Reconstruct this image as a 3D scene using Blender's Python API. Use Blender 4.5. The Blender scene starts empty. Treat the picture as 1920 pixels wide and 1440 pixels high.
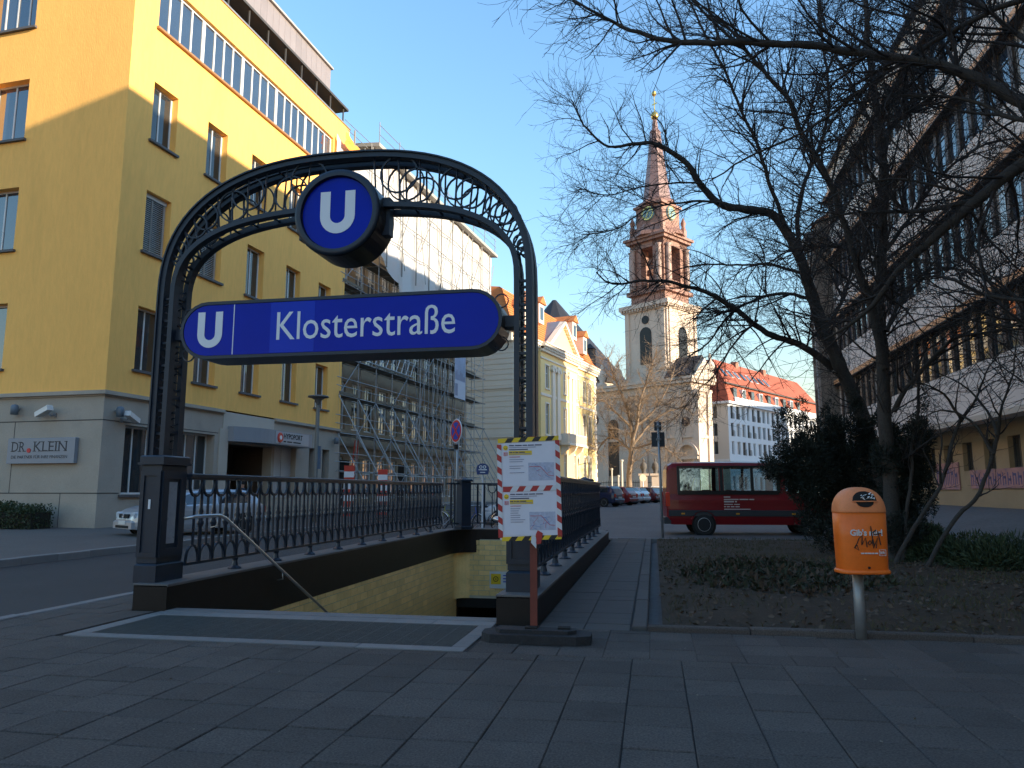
import bpy, math, random
import numpy as np
from mathutils import Vector, Matrix, noise

random.seed(11); RNG = np.random.default_rng(5)
SC = bpy.context.scene
COL = SC.collection
R = math.radians
# ------------------------------------------------------------------ camera
EYE = 1.45
FPX, HZ = 1400.0, 920.0            # focal length and horizon row for a 1920 x 1440 frame
PITCH = math.atan((HZ - 720) / FPX)
YAW = math.atan((1225 - 960) / math.hypot(FPX, HZ - 720))
cd = bpy.data.cameras.new('camera'); cam = bpy.data.objects.new('camera', cd); COL.objects.link(cam)
cam.location = (0, 0, EYE); cam.rotation_euler = (math.pi / 2 + PITCH, 0, YAW)
cd.sensor_width = 36; cd.lens = FPX / 1920 * 36; cd.clip_start = .05; cd.clip_end = 3000
SC.camera = cam
# ------------------------------------------------------------------ sun, sky, exposure
SUN_AZ, SUN_EL = 108.0, 12.6       # azimuth clockwise from +Y
W = bpy.data.worlds.new('World'); SC.world = W; W.use_nodes = True
nt = W.node_tree; bg = nt.nodes['Background']
sk = nt.nodes.new('ShaderNodeTexSky'); sk.sky_type = 'NISHITA'; sk.sun_disc = False
sk.sun_elevation = R(SUN_EL); sk.sun_rotation = R(SUN_AZ)
sk.air_density = 2.0; sk.dust_density = 0.2; sk.ozone_density = 8.0; sk.altitude = 50
wb = nt.nodes.new('ShaderNodeVectorMath'); wb.operation = 'MULTIPLY'; wb.inputs[1].default_value = (1.34, .95, .84)   # the camera's white balance
nt.links.new(sk.outputs[0], wb.inputs[0]); nt.links.new(wb.outputs[0], bg.inputs[0]); bg.inputs[1].default_value = 0.15
sl = bpy.data.lights.new('sun', 'SUN'); so = bpy.data.objects.new('sun', sl); COL.objects.link(so)
sl.energy = 2.6; sl.angle = R(.5); sl.color = (1.0, .86, .66)
sd = Vector((math.sin(R(SUN_AZ)) * math.cos(R(SUN_EL)), math.cos(R(SUN_AZ)) * math.cos(R(SUN_EL)), math.sin(R(SUN_EL))))
so.rotation_euler = sd.to_track_quat('Z', 'Y').to_euler(); so.location = (60, -20, 60)
SC.view_settings.view_transform = 'Standard'; SC.view_settings.look = 'None'
SC.view_settings.exposure = 2.0; SC.view_settings.gamma = 1.0; SC.view_settings.use_curve_mapping = False

_fw = np.array([-math.sin(YAW) * math.cos(PITCH), math.cos(YAW) * math.cos(PITCH), math.sin(PITCH)])
_rt = np.array([math.cos(YAW), math.sin(YAW), 0.0]); _up = np.cross(_rt, _fw)
def at(u, v, Y):                   # surveyed point: photo pixel and its distance along the street
    d = _fw + _rt * ((u - 960) / FPX) + _up * ((720 - v) / FPX)
    return Vector(np.array([0, 0, EYE]) + d * (Y / d[1]))
def on_ground(u, v, z=0.0):
    d = _fw + _rt * ((u - 960) / FPX) + _up * ((720 - v) / FPX)
    return Vector(np.array([0, 0, EYE]) + d * ((z - EYE) / d[2]))
def ss(a, b, x):
    t = min(1, max(0, (x - a) / (b - a))); return t * t * (3 - 2 * t)
def gh(x, y):                      # height of the street surface
    a = .45 * ss(25, 60, y); b = .85 * ss(6, 13, x) * ss(8, 20, y)
    return -.12 + a + b - a * b / .9

# ------------------------------------------------------------------ materials
_M = {}
def mat(name, col, rough=.75, var=.12, scale=1.5, fine=0.0, fscale=60, bump=0.0, bscale=60, metal=0.0, spec=.5, rnd=0.0,
        ior=1.45, coat=0.0, alpha=1.0, stain=None, stretch=None):
    if name in _M: return _M[name]
    m = bpy.data.materials.new(name); m.use_nodes = True; t = m.node_tree; L = t.links.new
    b = t.nodes['Principled BSDF']
    b.inputs['Roughness'].default_value = rough; b.inputs['Metallic'].default_value = metal
    b.inputs['Specular IOR Level'].default_value = spec; b.inputs['IOR'].default_value = ior
    b.inputs['Coat Weight'].default_value = coat; b.inputs['Coat Roughness'].default_value = .06
    g = t.nodes.new('ShaderNodeNewGeometry'); vec = g.outputs['Position']
    if stretch:
        mp = t.nodes.new('ShaderNodeMapping'); mp.inputs['Scale'].default_value = stretch; L(vec, mp.inputs[0]); vec = mp.outputs[0]
    def nz(sc, det=4, rgh=.6):
        n = t.nodes.new('ShaderNodeTexNoise'); n.inputs['Scale'].default_value = sc; n.inputs['Detail'].default_value = det
        n.inputs['Roughness'].default_value = rgh; L(vec, n.inputs['Vector']); return n.outputs['Fac']
    def mth(op, a, bb, cc=None):
        n = t.nodes.new('ShaderNodeMath'); n.operation = op
        for i, s in enumerate((a, bb, cc)):
            if s is None: continue
            if isinstance(s, (int, float)): n.inputs[i].default_value = s
            else: L(s, n.inputs[i])
        return n.outputs[0]
    v = mth('MULTIPLY_ADD', nz(scale), 2 * var * 1.7, 1 - var * 1.7)
    if fine: v = mth('MULTIPLY', v, mth('MULTIPLY_ADD', nz(fscale, 3), 2 * fine * 1.7, 1 - fine * 1.7))
    if rnd:
        oi = t.nodes.new('ShaderNodeObjectInfo'); v = mth('MULTIPLY', v, mth('MULTIPLY_ADD', oi.outputs['Random'], 2 * rnd, 1 - rnd))
    mx = t.nodes.new('ShaderNodeMix'); mx.data_type = 'RGBA'; mx.blend_type = 'MULTIPLY'; mx.inputs[0].default_value = 1
    mx.inputs[6].default_value = (*col, 1)
    cb = t.nodes.new('ShaderNodeCombineColor'); [L(v, cb.inputs[i]) for i in range(3)]
    L(cb.outputs[0], mx.inputs[7]); out = mx.outputs[2]
    if stain:                      # (colour, noise scale, threshold, strength)
        sc_, ss_, th, st = stain
        r = t.nodes.new('ShaderNodeMapRange'); L(nz(ss_, 6, .65), r.inputs[0]); r.inputs[1].default_value = th; r.inputs[2].default_value = th + .16
        r.inputs[4].default_value = st
        m2 = t.nodes.new('ShaderNodeMix'); m2.data_type = 'RGBA'; L(r.outputs[0], m2.inputs[0]); L(out, m2.inputs[6]); m2.inputs[7].default_value = (*sc_, 1); out = m2.outputs[2]
    L(out, b.inputs['Base Color'])
    if bump:
        bp = t.nodes.new('ShaderNodeBump'); bp.inputs['Strength'].default_value = bump; bp.inputs['Distance'].default_value = .02
        L(nz(bscale, 4), bp.inputs['Height']); L(bp.outputs[0], b.inputs['Normal'])
    if alpha < 1: b.inputs['Alpha'].default_value = alpha
    _M[name] = m; return m
def glass(name, col=(.02, .025, .03), ior=1.9, rough=.03, wob=.0):
    if name in _M: return _M[name]
    m = mat(name, col, rough, var=.3, scale=.4, ior=ior, spec=.5)
    if wob:
        t = m.node_tree; b = t.nodes['Principled BSDF']
        n = t.nodes.new('ShaderNodeTexNoise'); n.inputs['Scale'].default_value = .7
        bp = t.nodes.new('ShaderNodeBump'); bp.inputs['Strength'].default_value = wob; bp.inputs['Distance'].default_value = .1
        t.links.new(n.outputs['Fac'], bp.inputs['Height']); t.links.new(bp.outputs[0], b.inputs['Normal'])
    return m
def clear_glass(name, tint=(.7, .8, .8), refl=.14):
    if name in _M: return _M[name]
    m = bpy.data.materials.new(name); m.use_nodes = True; t = m.node_tree; t.nodes.remove(t.nodes['Principled BSDF'])
    o = t.nodes['Material Output']; tr = t.nodes.new('ShaderNodeBsdfTransparent'); gl = t.nodes.new('ShaderNodeBsdfGlossy')
    tr.inputs[0].default_value = (*tint, 1); gl.inputs['Roughness'].default_value = .02
    fr = t.nodes.new('ShaderNodeFresnel'); fr.inputs[0].default_value = 1.6
    ad = t.nodes.new('ShaderNodeMath'); ad.operation = 'ADD'; ad.inputs[1].default_value = refl; ad.use_clamp = True
    mx = t.nodes.new('ShaderNodeMixShader'); t.links.new(fr.outputs[0], ad.inputs[0]); t.links.new(ad.outputs[0], mx.inputs[0])
    t.links.new(tr.outputs[0], mx.inputs[1]); t.links.new(gl.outputs[0], mx.inputs[2]); t.links.new(mx.outputs[0], o.inputs[0])
    _M[name] = m; return m
def sheet_mat(name, col):
    if name in _M: return _M[name]
    m = mat(name, col, .5, var=.1, scale=.5, bump=1, bscale=1.6, stain=((.72, .52, .42), .22, .52, .6)); t = m.node_tree
    b = t.nodes['Principled BSDF']; o = t.nodes['Material Output']
    tl = t.nodes.new('ShaderNodeBsdfTranslucent'); tl.inputs[0].default_value = (*col, 1)
    mx = t.nodes.new('ShaderNodeMixShader'); mx.inputs[0].default_value = .3
    t.links.new(b.outputs[0], mx.inputs[1]); t.links.new(tl.outputs[0], mx.inputs[2]); t.links.new(mx.outputs[0], o.inputs[0]); return m

# ------------------------------------------------------------------ mesh builders
class MB:
    def __init__(s): s.v = []; s.f = []; s.p = []
    def add(s, vs, fs):
        n = len(s.v); s.p.append((n, len(s.f))); s.v.extend([tuple(p) for p in vs]); s.f.extend([tuple(i + n for i in f) for f in fs]); return s
    def quad(s, a, b, c, d): return s.add([a, b, c, d], [(0, 1, 2, 3)])
    def box(s, x0, x1, y0, y1, z0, z1):
        return s.add([(x0, y0, z0), (x1, y0, z0), (x1, y1, z0), (x0, y1, z0), (x0, y0, z1), (x1, y0, z1), (x1, y1, z1), (x0, y1, z1)],
                     [(0, 3, 2, 1), (4, 5, 6, 7), (0, 1, 5, 4), (1, 2, 6, 5), (2, 3, 7, 6), (3, 0, 4, 7)])
    def bbox(s, x0, x1, y0, y1, z0, z1, b):   # box with chamfered top and vertical edges
        o = [(x0, y0), (x1, y0), (x1, y1), (x0, y1)]
        i = [(x0 + b, y0 + b), (x1 - b, y0 + b), (x1 - b, y1 - b), (x0 + b, y1 - b)]
        vs = [(*p, z0) for p in o] + [(*p, z1 - b) for p in o] + [(*p, z1) for p in i]
        fs = [(3, 2, 1, 0), (8, 9, 10, 11)]
        for k in range(4):
            j = (k + 1) % 4; fs += [(k, j, j + 4, k + 4), (k + 4, j + 4, j + 8, k + 8)]
        return s.add(vs, fs)
    def prism(s, poly, axis, a, b):           # poly: 2D points, extruded along axis 'x','y' or 'z'
        n = len(poly)
        P = {'x': lambda p, t: (t, p[0], p[1]), 'y': lambda p, t: (p[0], t, p[1]), 'z': lambda p, t: (p[0], p[1], t)}[axis]
        vs = [P(p, a) for p in poly] + [P(p, b) for p in poly]
        fs = [tuple(range(n - 1, -1, -1)), tuple(range(n, 2 * n))] + [(k, (k + 1) % n, (k + 1) % n + n, k + n) for k in range(n)]
        return s.add(vs, fs)
    def tube(s, pts, r, n=6, cap=True):
        pts = [Vector(p) for p in pts]; m = len(pts)
        if not hasattr(r, '__len__'): r = [r] * m
        vs = []; ref = None
        for i, p in enumerate(pts):
            t = (pts[min(i + 1, m - 1)] - pts[max(i - 1, 0)])
            t = t.normalized() if t.length > 1e-9 else Vector((0, 0, 1))
            if ref is None:
                ref = t.orthogonal().normalized()
                if abs(t.z) < .9: ref = (Vector((0, 0, 1)) - t * t.z).normalized()
            ref = (ref - t * ref.dot(t)); ref = ref.normalized() if ref.length > 1e-6 else t.orthogonal().normalized()
            bi = t.cross(ref)
            for k in range(n):
                a = 2 * math.pi * (k + .5) / n; vs.append(p + (ref * math.cos(a) + bi * math.sin(a)) * r[i])
        fs = [(i * n + k, i * n + (k + 1) % n, (i + 1) * n + (k + 1) % n, (i + 1) * n + k) for i in range(m - 1) for k in range(n)]
        if cap: fs += [tuple(range(n - 1, -1, -1)), tuple(range((m - 1) * n, m * n))]
        return s.add(vs, fs)
    def sweep(s, pts, ax, w, h, closed=False, cap=True):   # rectangular bar: w along ax, h across
        pts = [Vector(p) for p in pts]; m = len(pts); ax = Vector(ax).normalized(); vs = []
        for i, p in enumerate(pts):
            if closed: t = pts[(i + 1) % m] - pts[i - 1]
            else: t = pts[min(i + 1, m - 1)] - pts[max(i - 1, 0)]
            nn = ax.cross(t).normalized()
            for (a, b) in ((-1, -1), (1, -1), (1, 1), (-1, 1)): vs.append(p + ax * (a * w / 2) + nn * (b * h / 2))
        q = m if closed else m - 1
        fs = [(i * 4 + k, i * 4 + (k + 1) % 4, ((i + 1) % m) * 4 + (k + 1) % 4, ((i + 1) % m) * 4 + k) for i in range(q) for k in range(4)]
        if cap and not closed: fs += [(3, 2, 1, 0), tuple(range((m - 1) * 4, m * 4))]
        return s.add(vs, fs)
    def ring(s, c, rad, ax, w, h, n=20, a0=0, a1=2 * math.pi, e1=None):
        ax = Vector(ax).normalized(); e1 = Vector(e1) if e1 else ax.orthogonal().normalized(); e2 = ax.cross(e1); c = Vector(c)
        full = abs(a1 - a0 - 2 * math.pi) < 1e-6
        pts = [c + (e1 * math.cos(a0 + (a1 - a0) * k / n) + e2 * math.sin(a0 + (a1 - a0) * k / n)) * rad for k in range(n if full else n + 1)]
        return s.sweep(pts, ax, w, h, closed=full)
    def lathe(s, prof, c=(0, 0, 0), n=12, axis='z', cap=True):
        vs = []; c = Vector(c)
        for (r, z) in prof:
            for k in range(n):
                a = 2 * math.pi * k / n; x, y = r * math.cos(a), r * math.sin(a)
                vs.append(c + Vector({'z': (x, y, z), 'y': (x, z, y), 'x': (z, x, y)}[axis]))
        m = len(prof)
        fs = [(i * n + k, i * n + (k + 1) % n, (i + 1) * n + (k + 1) % n, (i + 1) * n + k) for i in range(m - 1) for k in range(n)]
        if cap: fs += [tuple(range(n - 1, -1, -1)), tuple(range((m - 1) * n, m * n))]
        return s.add(vs, fs)
    def wall(s, F, a0, a1, b0, b1, ops, dep=.3):   # F(a, b, d) -> point; ops: (a0, a1, b0, b1) openings with reveals
        A = sorted({a0, a1, *[o[0] for o in ops], *[o[1] for o in ops]}); B = sorted({b0, b1, *[o[2] for o in ops], *[o[3] for o in ops]})
        A = [a for a in A if a0 <= a <= a1]; B = [b for b in B if b0 <= b <= b1]
        for i in range(len(A) - 1):
            for j in range(len(B) - 1):
                ca, cb = (A[i] + A[i + 1]) / 2, (B[j] + B[j + 1]) / 2
                if any(o[0] < ca < o[1] and o[2] < cb < o[3] for o in ops): continue
                s.quad(F(A[i], B[j], 0), F(A[i + 1], B[j], 0), F(A[i + 1], B[j + 1], 0), F(A[i], B[j + 1], 0))
        for (p, q, r, t) in ops:
            for (x, y, z, w) in ((p, r, p, t), (q, r, q, t), (p, r, q, r), (p, t, q, t)):
                s.quad(F(x, y, 0), F(z, w, 0), F(z, w, dep), F(x, y, dep))
        return s
    def mesh(s, name, smooth=False):
        me = bpy.data.meshes.new(name); me.from_pydata(s.v, [], s.f); me.update()
        if smooth: me.polygons.foreach_set('use_smooth', [True] * len(me.polygons))
        return me
    def build_each(s, name, m, parent=None, smooth=False):   # every shape added becomes an object of its own
        e = s.p + [(len(s.v), len(s.f))]
        for (v0, f0), (v1, f1) in zip(e, e[1:]):
            b = MB(); b.v = s.v[v0:v1]; b.f = [tuple(i - v0 for i in f) for f in s.f[f0:f1]]; b.build(name, m, parent, smooth)
    def build(s, name, m, parent=None, smooth=False, loc=None, rz=0, label=None):
        return obj(name, s.mesh(name, smooth), m, parent, loc, rz, label)
def obj(name, me, m, parent=None, loc=None, rz=0, label=None):
    if m is not None and not me.materials: me.materials.append(m)
    o = bpy.data.objects.new(name, me); COL.objects.link(o)
    if parent is not None: o.parent = parent
    if loc is not None: o.location = loc
    if rz: o.rotation_euler = (0, 0, rz)
    if label: o['label'] = label
    return o
def tag(o, label, cat, group=None):
    o['label'] = label; o['category'] = cat
    if group: o['group'] = group
    return o
def thing(name, label, cat, loc=(0, 0, 0), rz=0, group=None):
    o = bpy.data.objects.new(name, None); COL.objects.link(o); o.location = loc; o.rotation_euler = (0, 0, rz); o.empty_display_size = .3
    return tag(o, label, cat, group)
def structure(o): o['kind'] = 'structure'; return o
def stuff(o, label=None, cat=None):
    o['kind'] = 'stuff'
    if label: o['label'] = label
    if cat: o['category'] = cat
    return o
def copy_tree(o, parent=None):
    c = o.copy(); COL.objects.link(c)
    if parent is not None: c.parent = parent
    for ch in list(o.children): copy_tree(ch, c)
    return c
def np_mesh(name, V, F):           # V (n,3), F (m,k)
    me = bpy.data.meshes.new(name); k = F.shape[1]
    me.vertices.add(len(V)); me.vertices.foreach_set('co', np.asarray(V, np.float32).ravel())
    me.loops.add(F.size); me.loops.foreach_set('vertex_index', F.astype(np.int32).ravel())
    me.polygons.add(len(F)); me.polygons.foreach_set('loop_start', np.arange(0, F.size, k, dtype=np.int32))
    me.update(calc_edges=True); return me
_fc = {}
def text_mesh(s, height=None, width=None, bold=0.0, depth=.004, shear=0):   # upright lettering, faces local -y, starts at x = 0, base z = 0
    c = bpy.data.curves.new('lettering', 'FONT'); c.body = s; c.extrude = .02; c.offset = bold; c.resolution_u = 3; c.shear = shear
    o = bpy.data.objects.new('tmp', c); COL.objects.link(o)
    bpy.context.view_layer.update()
    me = bpy.data.meshes.new_from_object(o.evaluated_get(bpy.context.evaluated_depsgraph_get()))
    bpy.data.objects.remove(o); bpy.data.curves.remove(c)
    n = len(me.vertices); a = np.empty(n * 3, np.float32); me.vertices.foreach_get('co', a); a = a.reshape(-1, 3)
    a[:, 0] -= a[:, 0].min(); base = 0.0; hh = .69
    sz = height / hh if height else 1.0; sx = width / a[:, 0].max() if width else sz
    if not height: sz = sx
    out = np.stack([a[:, 0] * sx, -np.where(a[:, 2] > 0, 1, 0) * depth, (a[:, 1] - base) * sz], 1)
    me.vertices.foreach_set('co', out.astype(np.float32).ravel()); me.materials.clear(); me.update(); me.name = 'lettering'
    return me
def window_meshes(w, h, n=2, tr=(), fr=.07, mu=.06, dep=.06):
    """frame mesh and one pane mesh per cell; local x 0..w, z 0..h, faces -y"""
    f = MB(); f.box(0, w, 0, dep, 0, fr); f.box(0, w, 0, dep, h - fr, h); f.box(0, fr, 0, dep, fr, h - fr); f.box(w - fr, w, 0, dep, fr, h - fr)
    xs = [fr] + [fr + (w - 2 * fr) * k / n for k in range(1, n)] + [w - fr]
    zs = [fr] + [h * t for t in tr] + [h - fr]
    for x in xs[1:-1]: f.box(x - mu / 2, x + mu / 2, .004, dep - .004, fr, h - fr)
    for z in zs[1:-1]: f.box(fr, w - fr, .008, dep - .008, z - mu / 2, z + mu / 2)
    panes = []
    for i in range(len(xs) - 1):
        for j in range(len(zs) - 1):
            panes.append(MB().box(xs[i], xs[i + 1], dep * .6, dep * .6 + .012, zs[j], zs[j + 1]).mesh('pane'))
    return f.mesh('window'), panes
_wc = {}
def window(parent, loc, w, h, n=2, tr=(), fm=None, pm=None, rz=0, fr=.07, mu=.06, sill=None, label=None, onepane=False):
    key = (round(w, 3), round(h, 3), n, tr, fr, mu, fm.name, pm.name, onepane)
    if key not in _wc:
        a, b = window_meshes(w, h, n, tr, fr, mu)
        if onepane: b = [MB().box(fr, w - fr, .036, .048, fr, h - fr).mesh('pane')]
        a.materials.append(fm); [x.materials.append(pm) for x in b]; _wc[key] = (a, b)
    a, b = _wc[key]
    o = obj('window', a, None, parent, loc, rz, label)
    for x in b: obj('pane', x, None, o)
    if sill:
        k = ('sill', round(w, 3), sill)
        if k not in _wc: _wc[k] = MB().box(-.12, w + .12, -sill[0], .0, -.1, -.005).mesh('sill')
        obj('sill', _wc[k], sill_mat, o)
    return o
# ------------------------------------------------------------------ palette
m_slab = mat('concrete_slab', (.104, .086, .076), .85, var=.16, scale=2.2, fine=.6, fscale=70, bump=.7, bscale=160, rnd=.15, spec=.3, stain=((.03, .027, .025), 1.3, .6, .45))
m_path = mat('path_slab', (.088, .077, .07), .8, var=.1, scale=3, fine=.2, fscale=170, bump=.4, bscale=220, rnd=.12)
m_bed_joint = mat('joint_sand', (.03, .028, .026), .95, var=.3, scale=20)
m_kerb = mat('granite_kerb', (.19, .175, .165), .75, var=.12, scale=5, fine=.25, fscale=150, bump=.3, rnd=.12)
m_asph = mat('asphalt', (.045, .041, .04), .85, var=.15, scale=.8, fine=.3, fscale=110, bump=.6, bscale=140, stain=((.05, .05, .05), .35, .6, .6))
m_cobble = mat('street_cobble', (.1, .095, .092), .8, var=.18, scale=.5, fine=.35, fscale=9, bump=.8, bscale=9)
m_plaza = mat('far_pavement', (.1, .085, .076), .85, var=.12, scale=.7, fine=.3, fscale=24, bump=.4, bscale=24)
m_soil = mat('soil', (.046, .029, .016), .95, var=.35, scale=3, fine=.4, fscale=40, bump=1, bscale=30)
m_iron = mat('painted_iron', (.013, .023, .04), .42, var=.2, scale=6, bump=.12, bscale=90, rnd=.06)
m_granite_dark = mat('dark_granite', (.014, .011, .01), .5, var=.25, scale=4, fine=.3, fscale=120, stain=((.05, .045, .042), 2.2, .64, .5), spec=.3)
m_granite_top = mat('granite_top', (.13, .12, .115), .7, var=.2, scale=3, fine=.25, fscale=120)
m_tile = mat('yellow_glazed_tile', (.86, .6, .25), .32, var=.12, scale=3, fine=.1, fscale=30, rnd=.12, stain=((.25, .2, .1), 1.2, .64, .6))
m_grout = mat('grout', (.45, .42, .33), .9, var=.15)
m_step = mat('stair_stone', (.34, .29, .28), .8, var=.15, fine=.2, fscale=120)
m_dark = mat('dark_void', (.012, .011, .01), .9, var=.2)
m_black = mat('black_enamel', (.012, .012, .014), .3, var=.2, scale=5)
m_blue = mat('sign_blue', (.001, .016, .36), .22, var=.08, scale=2, spec=.16)
m_blue2 = mat('sign_blue_patch', (.002, .028, .45), .16, var=.08, scale=2, spec=.22)
m_white = mat('sign_white', (.72, .74, .77), .35, var=.03)
m_steel = mat('brushed_steel', (.55, .55, .55), .32, var=.1, metal=.9)
m_galv = mat('galvanised_steel', (.32, .33, .34), .5, var=.2, scale=4, metal=.6)
m_sill = mat('slate_sill', (.09, .085, .085), .6, var=.15)
sill_mat = m_sill
m_frame_w = mat('white_window_frame', (.62, .62, .6), .45, var=.05)
m_frame_d = mat('dark_window_frame', (.06, .055, .05), .5, var=.15)
m_glass = glass('window_glass', (.022, .03, .035), ior=1.75, wob=.03)
m_glass_b = glass('sky_glass', (.03, .045, .07), ior=2.3, wob=.02)
m_yellow = mat('yellow_stucco', (.96, .5, .125), .9, var=.06, scale=.35, fine=.07, fscale=7, bump=.5, bscale=26, stain=((.74, .4, .1), .5, .57, .5), stretch=(1, 1, .22))
m_base = mat('grey_stone', (.38, .32, .255), .85, var=.1, scale=.8, fine=.14, fscale=40, bump=.25, bscale=50, stain=((.2, .19, .17), .6, .6, .4))
m_pale = mat('pale_stone', (.48, .41, .33), .85, var=.06, scale=1)

# ------------------------------------------------------------------ ground
xs = [-900, -300, -120, -60, -40, -30, -24, -18, -13.3, -10, -7.45, -6.35, -5.9, -3.8, -1.7, -1.27, 0, 2, 4, 6, 7, 8, 9, 10, 11, 12, 13, 16, 25, 40, 80, 160, 400, 900]
ys = [-300, -60, -20, -5, 0, 4, 8, 9, 12, 15, 18, 20, 22.4, 23.7, 25, 28, 32, 36, 40, 45, 50, 55, 60, 70, 90, 130, 200, 400, 900, 2000]
g = MB(); idx = {}
for i, x in enumerate(xs):
    for j, y in enumerate(ys):
        idx[i, j] = len(g.v); g.v.append((x, y, gh(x, y)))
for i in range(len(xs) - 1):
    for j in range(len(ys) - 1):
        if -5.95 < (xs[i] + xs[i + 1]) / 2 < -1.65 and 9 <= ys[j] < 22.4: continue
        g.f.append((idx[i, j], idx[i + 1, j], idx[i + 1, j + 1], idx[i, j + 1]))
structure(g.build('ground', m_cobble))
def sheet(name, m, x0, x1, y0, y1, dz, nx=4, ny=12, zf=gh):
    b = MB()
    for i in range(nx + 1):
        for j in range(ny + 1):
            x = x0 + (x1 - x0) * i / nx; y = y0 + (y1 - y0) * j / ny; b.v.append((x, y, zf(x, y) + dz))
    for i in range(nx):
        for j in range(ny):
            k = i * (ny + 1) + j; b.f.append((k, k + ny + 1, k + ny + 2, k + 1))
    return structure(b.build(name, m))
sheet('road', m_asph, -13.3, -7.45, -25, 75, .006, 4, 40)
def fz(x, y): return max(.03 + .12 * ss(-14, -19, x), gh(x, y) + .14)
fp = sheet('far_pavement', m_plaza, -40, -13.36, -25, 48, 0, 8, 24, fz)
# kerbs: each stone its own piece
def kerb(name, p0, p1, w, h, L, z0, m, zf=None):
    p0, p1 = Vector((*p0, 0)), Vector((*p1, 0)); d = p1 - p0; n = max(1, round(d.length / L)); l = d.length / n
    me = MB().bbox(.006, l - .006, 0, w, -.3, h, .012).mesh('kerb_stone'); me.materials.append(m)
    root = bpy.data.objects.new(name, None); COL.objects.link(root); structure(root)
    for k in range(n):
        q = p0 + d * (k / n); o = obj('kerb_stone', me, None, root, (q.x, q.y, z0 + (zf(q.x, q.y) if zf else 0) + random.uniform(-.006, .006)), math.atan2(d.y, d.x))
    return root
kerb('near_kerb', (-7.27, -2), (-7.27, 23.6), .17, 0, 1.0, .012, m_kerb)
kerb('far_kerb', (-13.2, -6), (-13.2, 47), .2, 0, 1.0, .045, m_kerb)
kerb('bed_kerb', (-.1, 8.2), (8.2, 8.2), .12, .055, 1.0, 0, m_slab)
kerb('bed_side_kerb', (-.1, 8.34), (-.1, 23.4), .16, .02, 1.0, 0, m_path)
kerb('plaza_end_kerb', (-7.2, 23.5), (8, 23.5), .2, 0, 1.0, .012, m_kerb)
# paving of the near pavement
pav = MB()
for (x0, x1, y0, y1) in ((-7.27, 9, -4, 6.86), (-1.72, 9, 6.86, 8.2), (-7.27, -5.95, 6.86, 8.45), (-5.95, -1.72, 6.86, 8.62), (-7.27, -6.34, 8.45, 23.5), (-1.28, -.26, 8.2, 23.5), (-6.34, -1.28, 22.9, 23.5)):
    pav.quad((x0, y0, -.012), (x1, y0, -.012), (x1, y1, -.012), (x0, y1, -.012))
pav = structure(pav.build('pavement', m_bed_joint))
slabs = []
def lay(x0, x1, y0, y1, w, l, keep=lambda x, y: True, path=False):
    n = max(1, round((x1 - x0) / w)); w = (x1 - x0) / n
    for i in range(n):
        y = y0 + (0 if path else random.uniform(-.4, 0) * l)
        while y < y1 - .02:
            a, b = max(y, y0), min(y + l, y1)
            if b - a > .06 and keep(x0 + (i + .5) * w, (a + b) / 2): slabs.append((x0 + i * w, x0 + (i + 1) * w, a, b, path))
            y += l
ck = lambda x, y: True
lay(-7.26, 8.9, 1.6, 6.86, .41, .43)
lay(-7.26, -6.0, 6.86, 8.43, .41, .43); lay(-1.70, 8.9, 6.86, 8.19, .41, .43)
lay(-1.25, -.28, 8.2, 23.45, .485, .36, path=True)
lay(-7.26, -6.38, 8.45, 23.45, .44, .43)
slabs.sort(key=lambda s: math.hypot((s[0] + s[1]) / 2, (s[2] + s[3]) / 2 - 1.0) + (3.5 if (s[0] + s[1]) / 2 / max(.3, (s[2] + s[3]) / 2) > .52 or (s[0] + s[1]) / 2 / max(.3, (s[2] + s[3]) / 2) < -1.05 or s[3] < 3.5 else 0))
sc_cache = {}; rest = {False: MB(), True: MB()}
for k, (a, b, c, d, p) in enumerate(slabs):
    z = random.uniform(-.003, .003); t = .0028
    if k < 296:
        t = random.choice((.002, .0028, .004)); key = (round(b - a, 2), round(d - c, 2), p, t)
        if key not in sc_cache:
            sc_cache[key] = MB().bbox(-(b - a) / 2 + t, (b - a) / 2 - t, -(d - c) / 2 + t + .0022, (d - c) / 2 - t - .0022, -.05, 0, .006).mesh('slab'); sc_cache[key].materials.append(m_path if p else m_slab)
        o = obj('slab', sc_cache[key], None, pav, ((a + b) / 2, (c + d) / 2, z)); o.rotation_euler = (random.uniform(-.006, .006), random.uniform(-.006, .006), random.uniform(-.004, .004))
    else: rest[p].bbox(a + t, b - t, c + t, d - t, -.05, z, .006)
stuff(rest[False].build('slab_field', m_slab, pav)); stuff(rest[True].build('path_slab_field', m_path, pav))
# framed grating in front of the stairs
mat_root = bpy.data.objects.new('entrance_mat', None); COL.objects.link(mat_root); tag(mat_root, 'dark grating framed in pale stone set in the paving before the stairs', 'floor grating')
m_grate = mat('steel_grate', (.07, .08, .085), .5, var=.2, scale=8, fine=.4, fscale=160, bump=.6, bscale=160, metal=.4)
def strip(name, x0, x1, y0, y1, along, L, m):
    n = max(1, round((x1 - x0 if along == 'x' else y1 - y0) / L))
    for k in range(n):
        if along == 'x': q = (x0 + (x1 - x0) * k / n + .003, x0 + (x1 - x0) * (k + 1) / n - .003, y0, y1)
        else: q = (x0, x1, y0 + (y1 - y0) * k / n + .003, y0 + (y1 - y0) * (k + 1) / n - .003)
        MB().bbox(*q, -.06, .004, .004).build(name, m, mat_root)
strip('border_stone', -5.92, -1.74, 6.88, 7.04, 'x', 1.0, m_kerb)
strip('border_stone', -5.92, -5.74, 7.05, 8.18, 'y', .6, m_kerb); strip('border_stone', -1.9, -1.74, 7.05, 8.18, 'y', .6, m_kerb)
strip('border_stone', -5.92, -1.74, 8.19, 8.42, 'x', .7, m_kerb)
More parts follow.
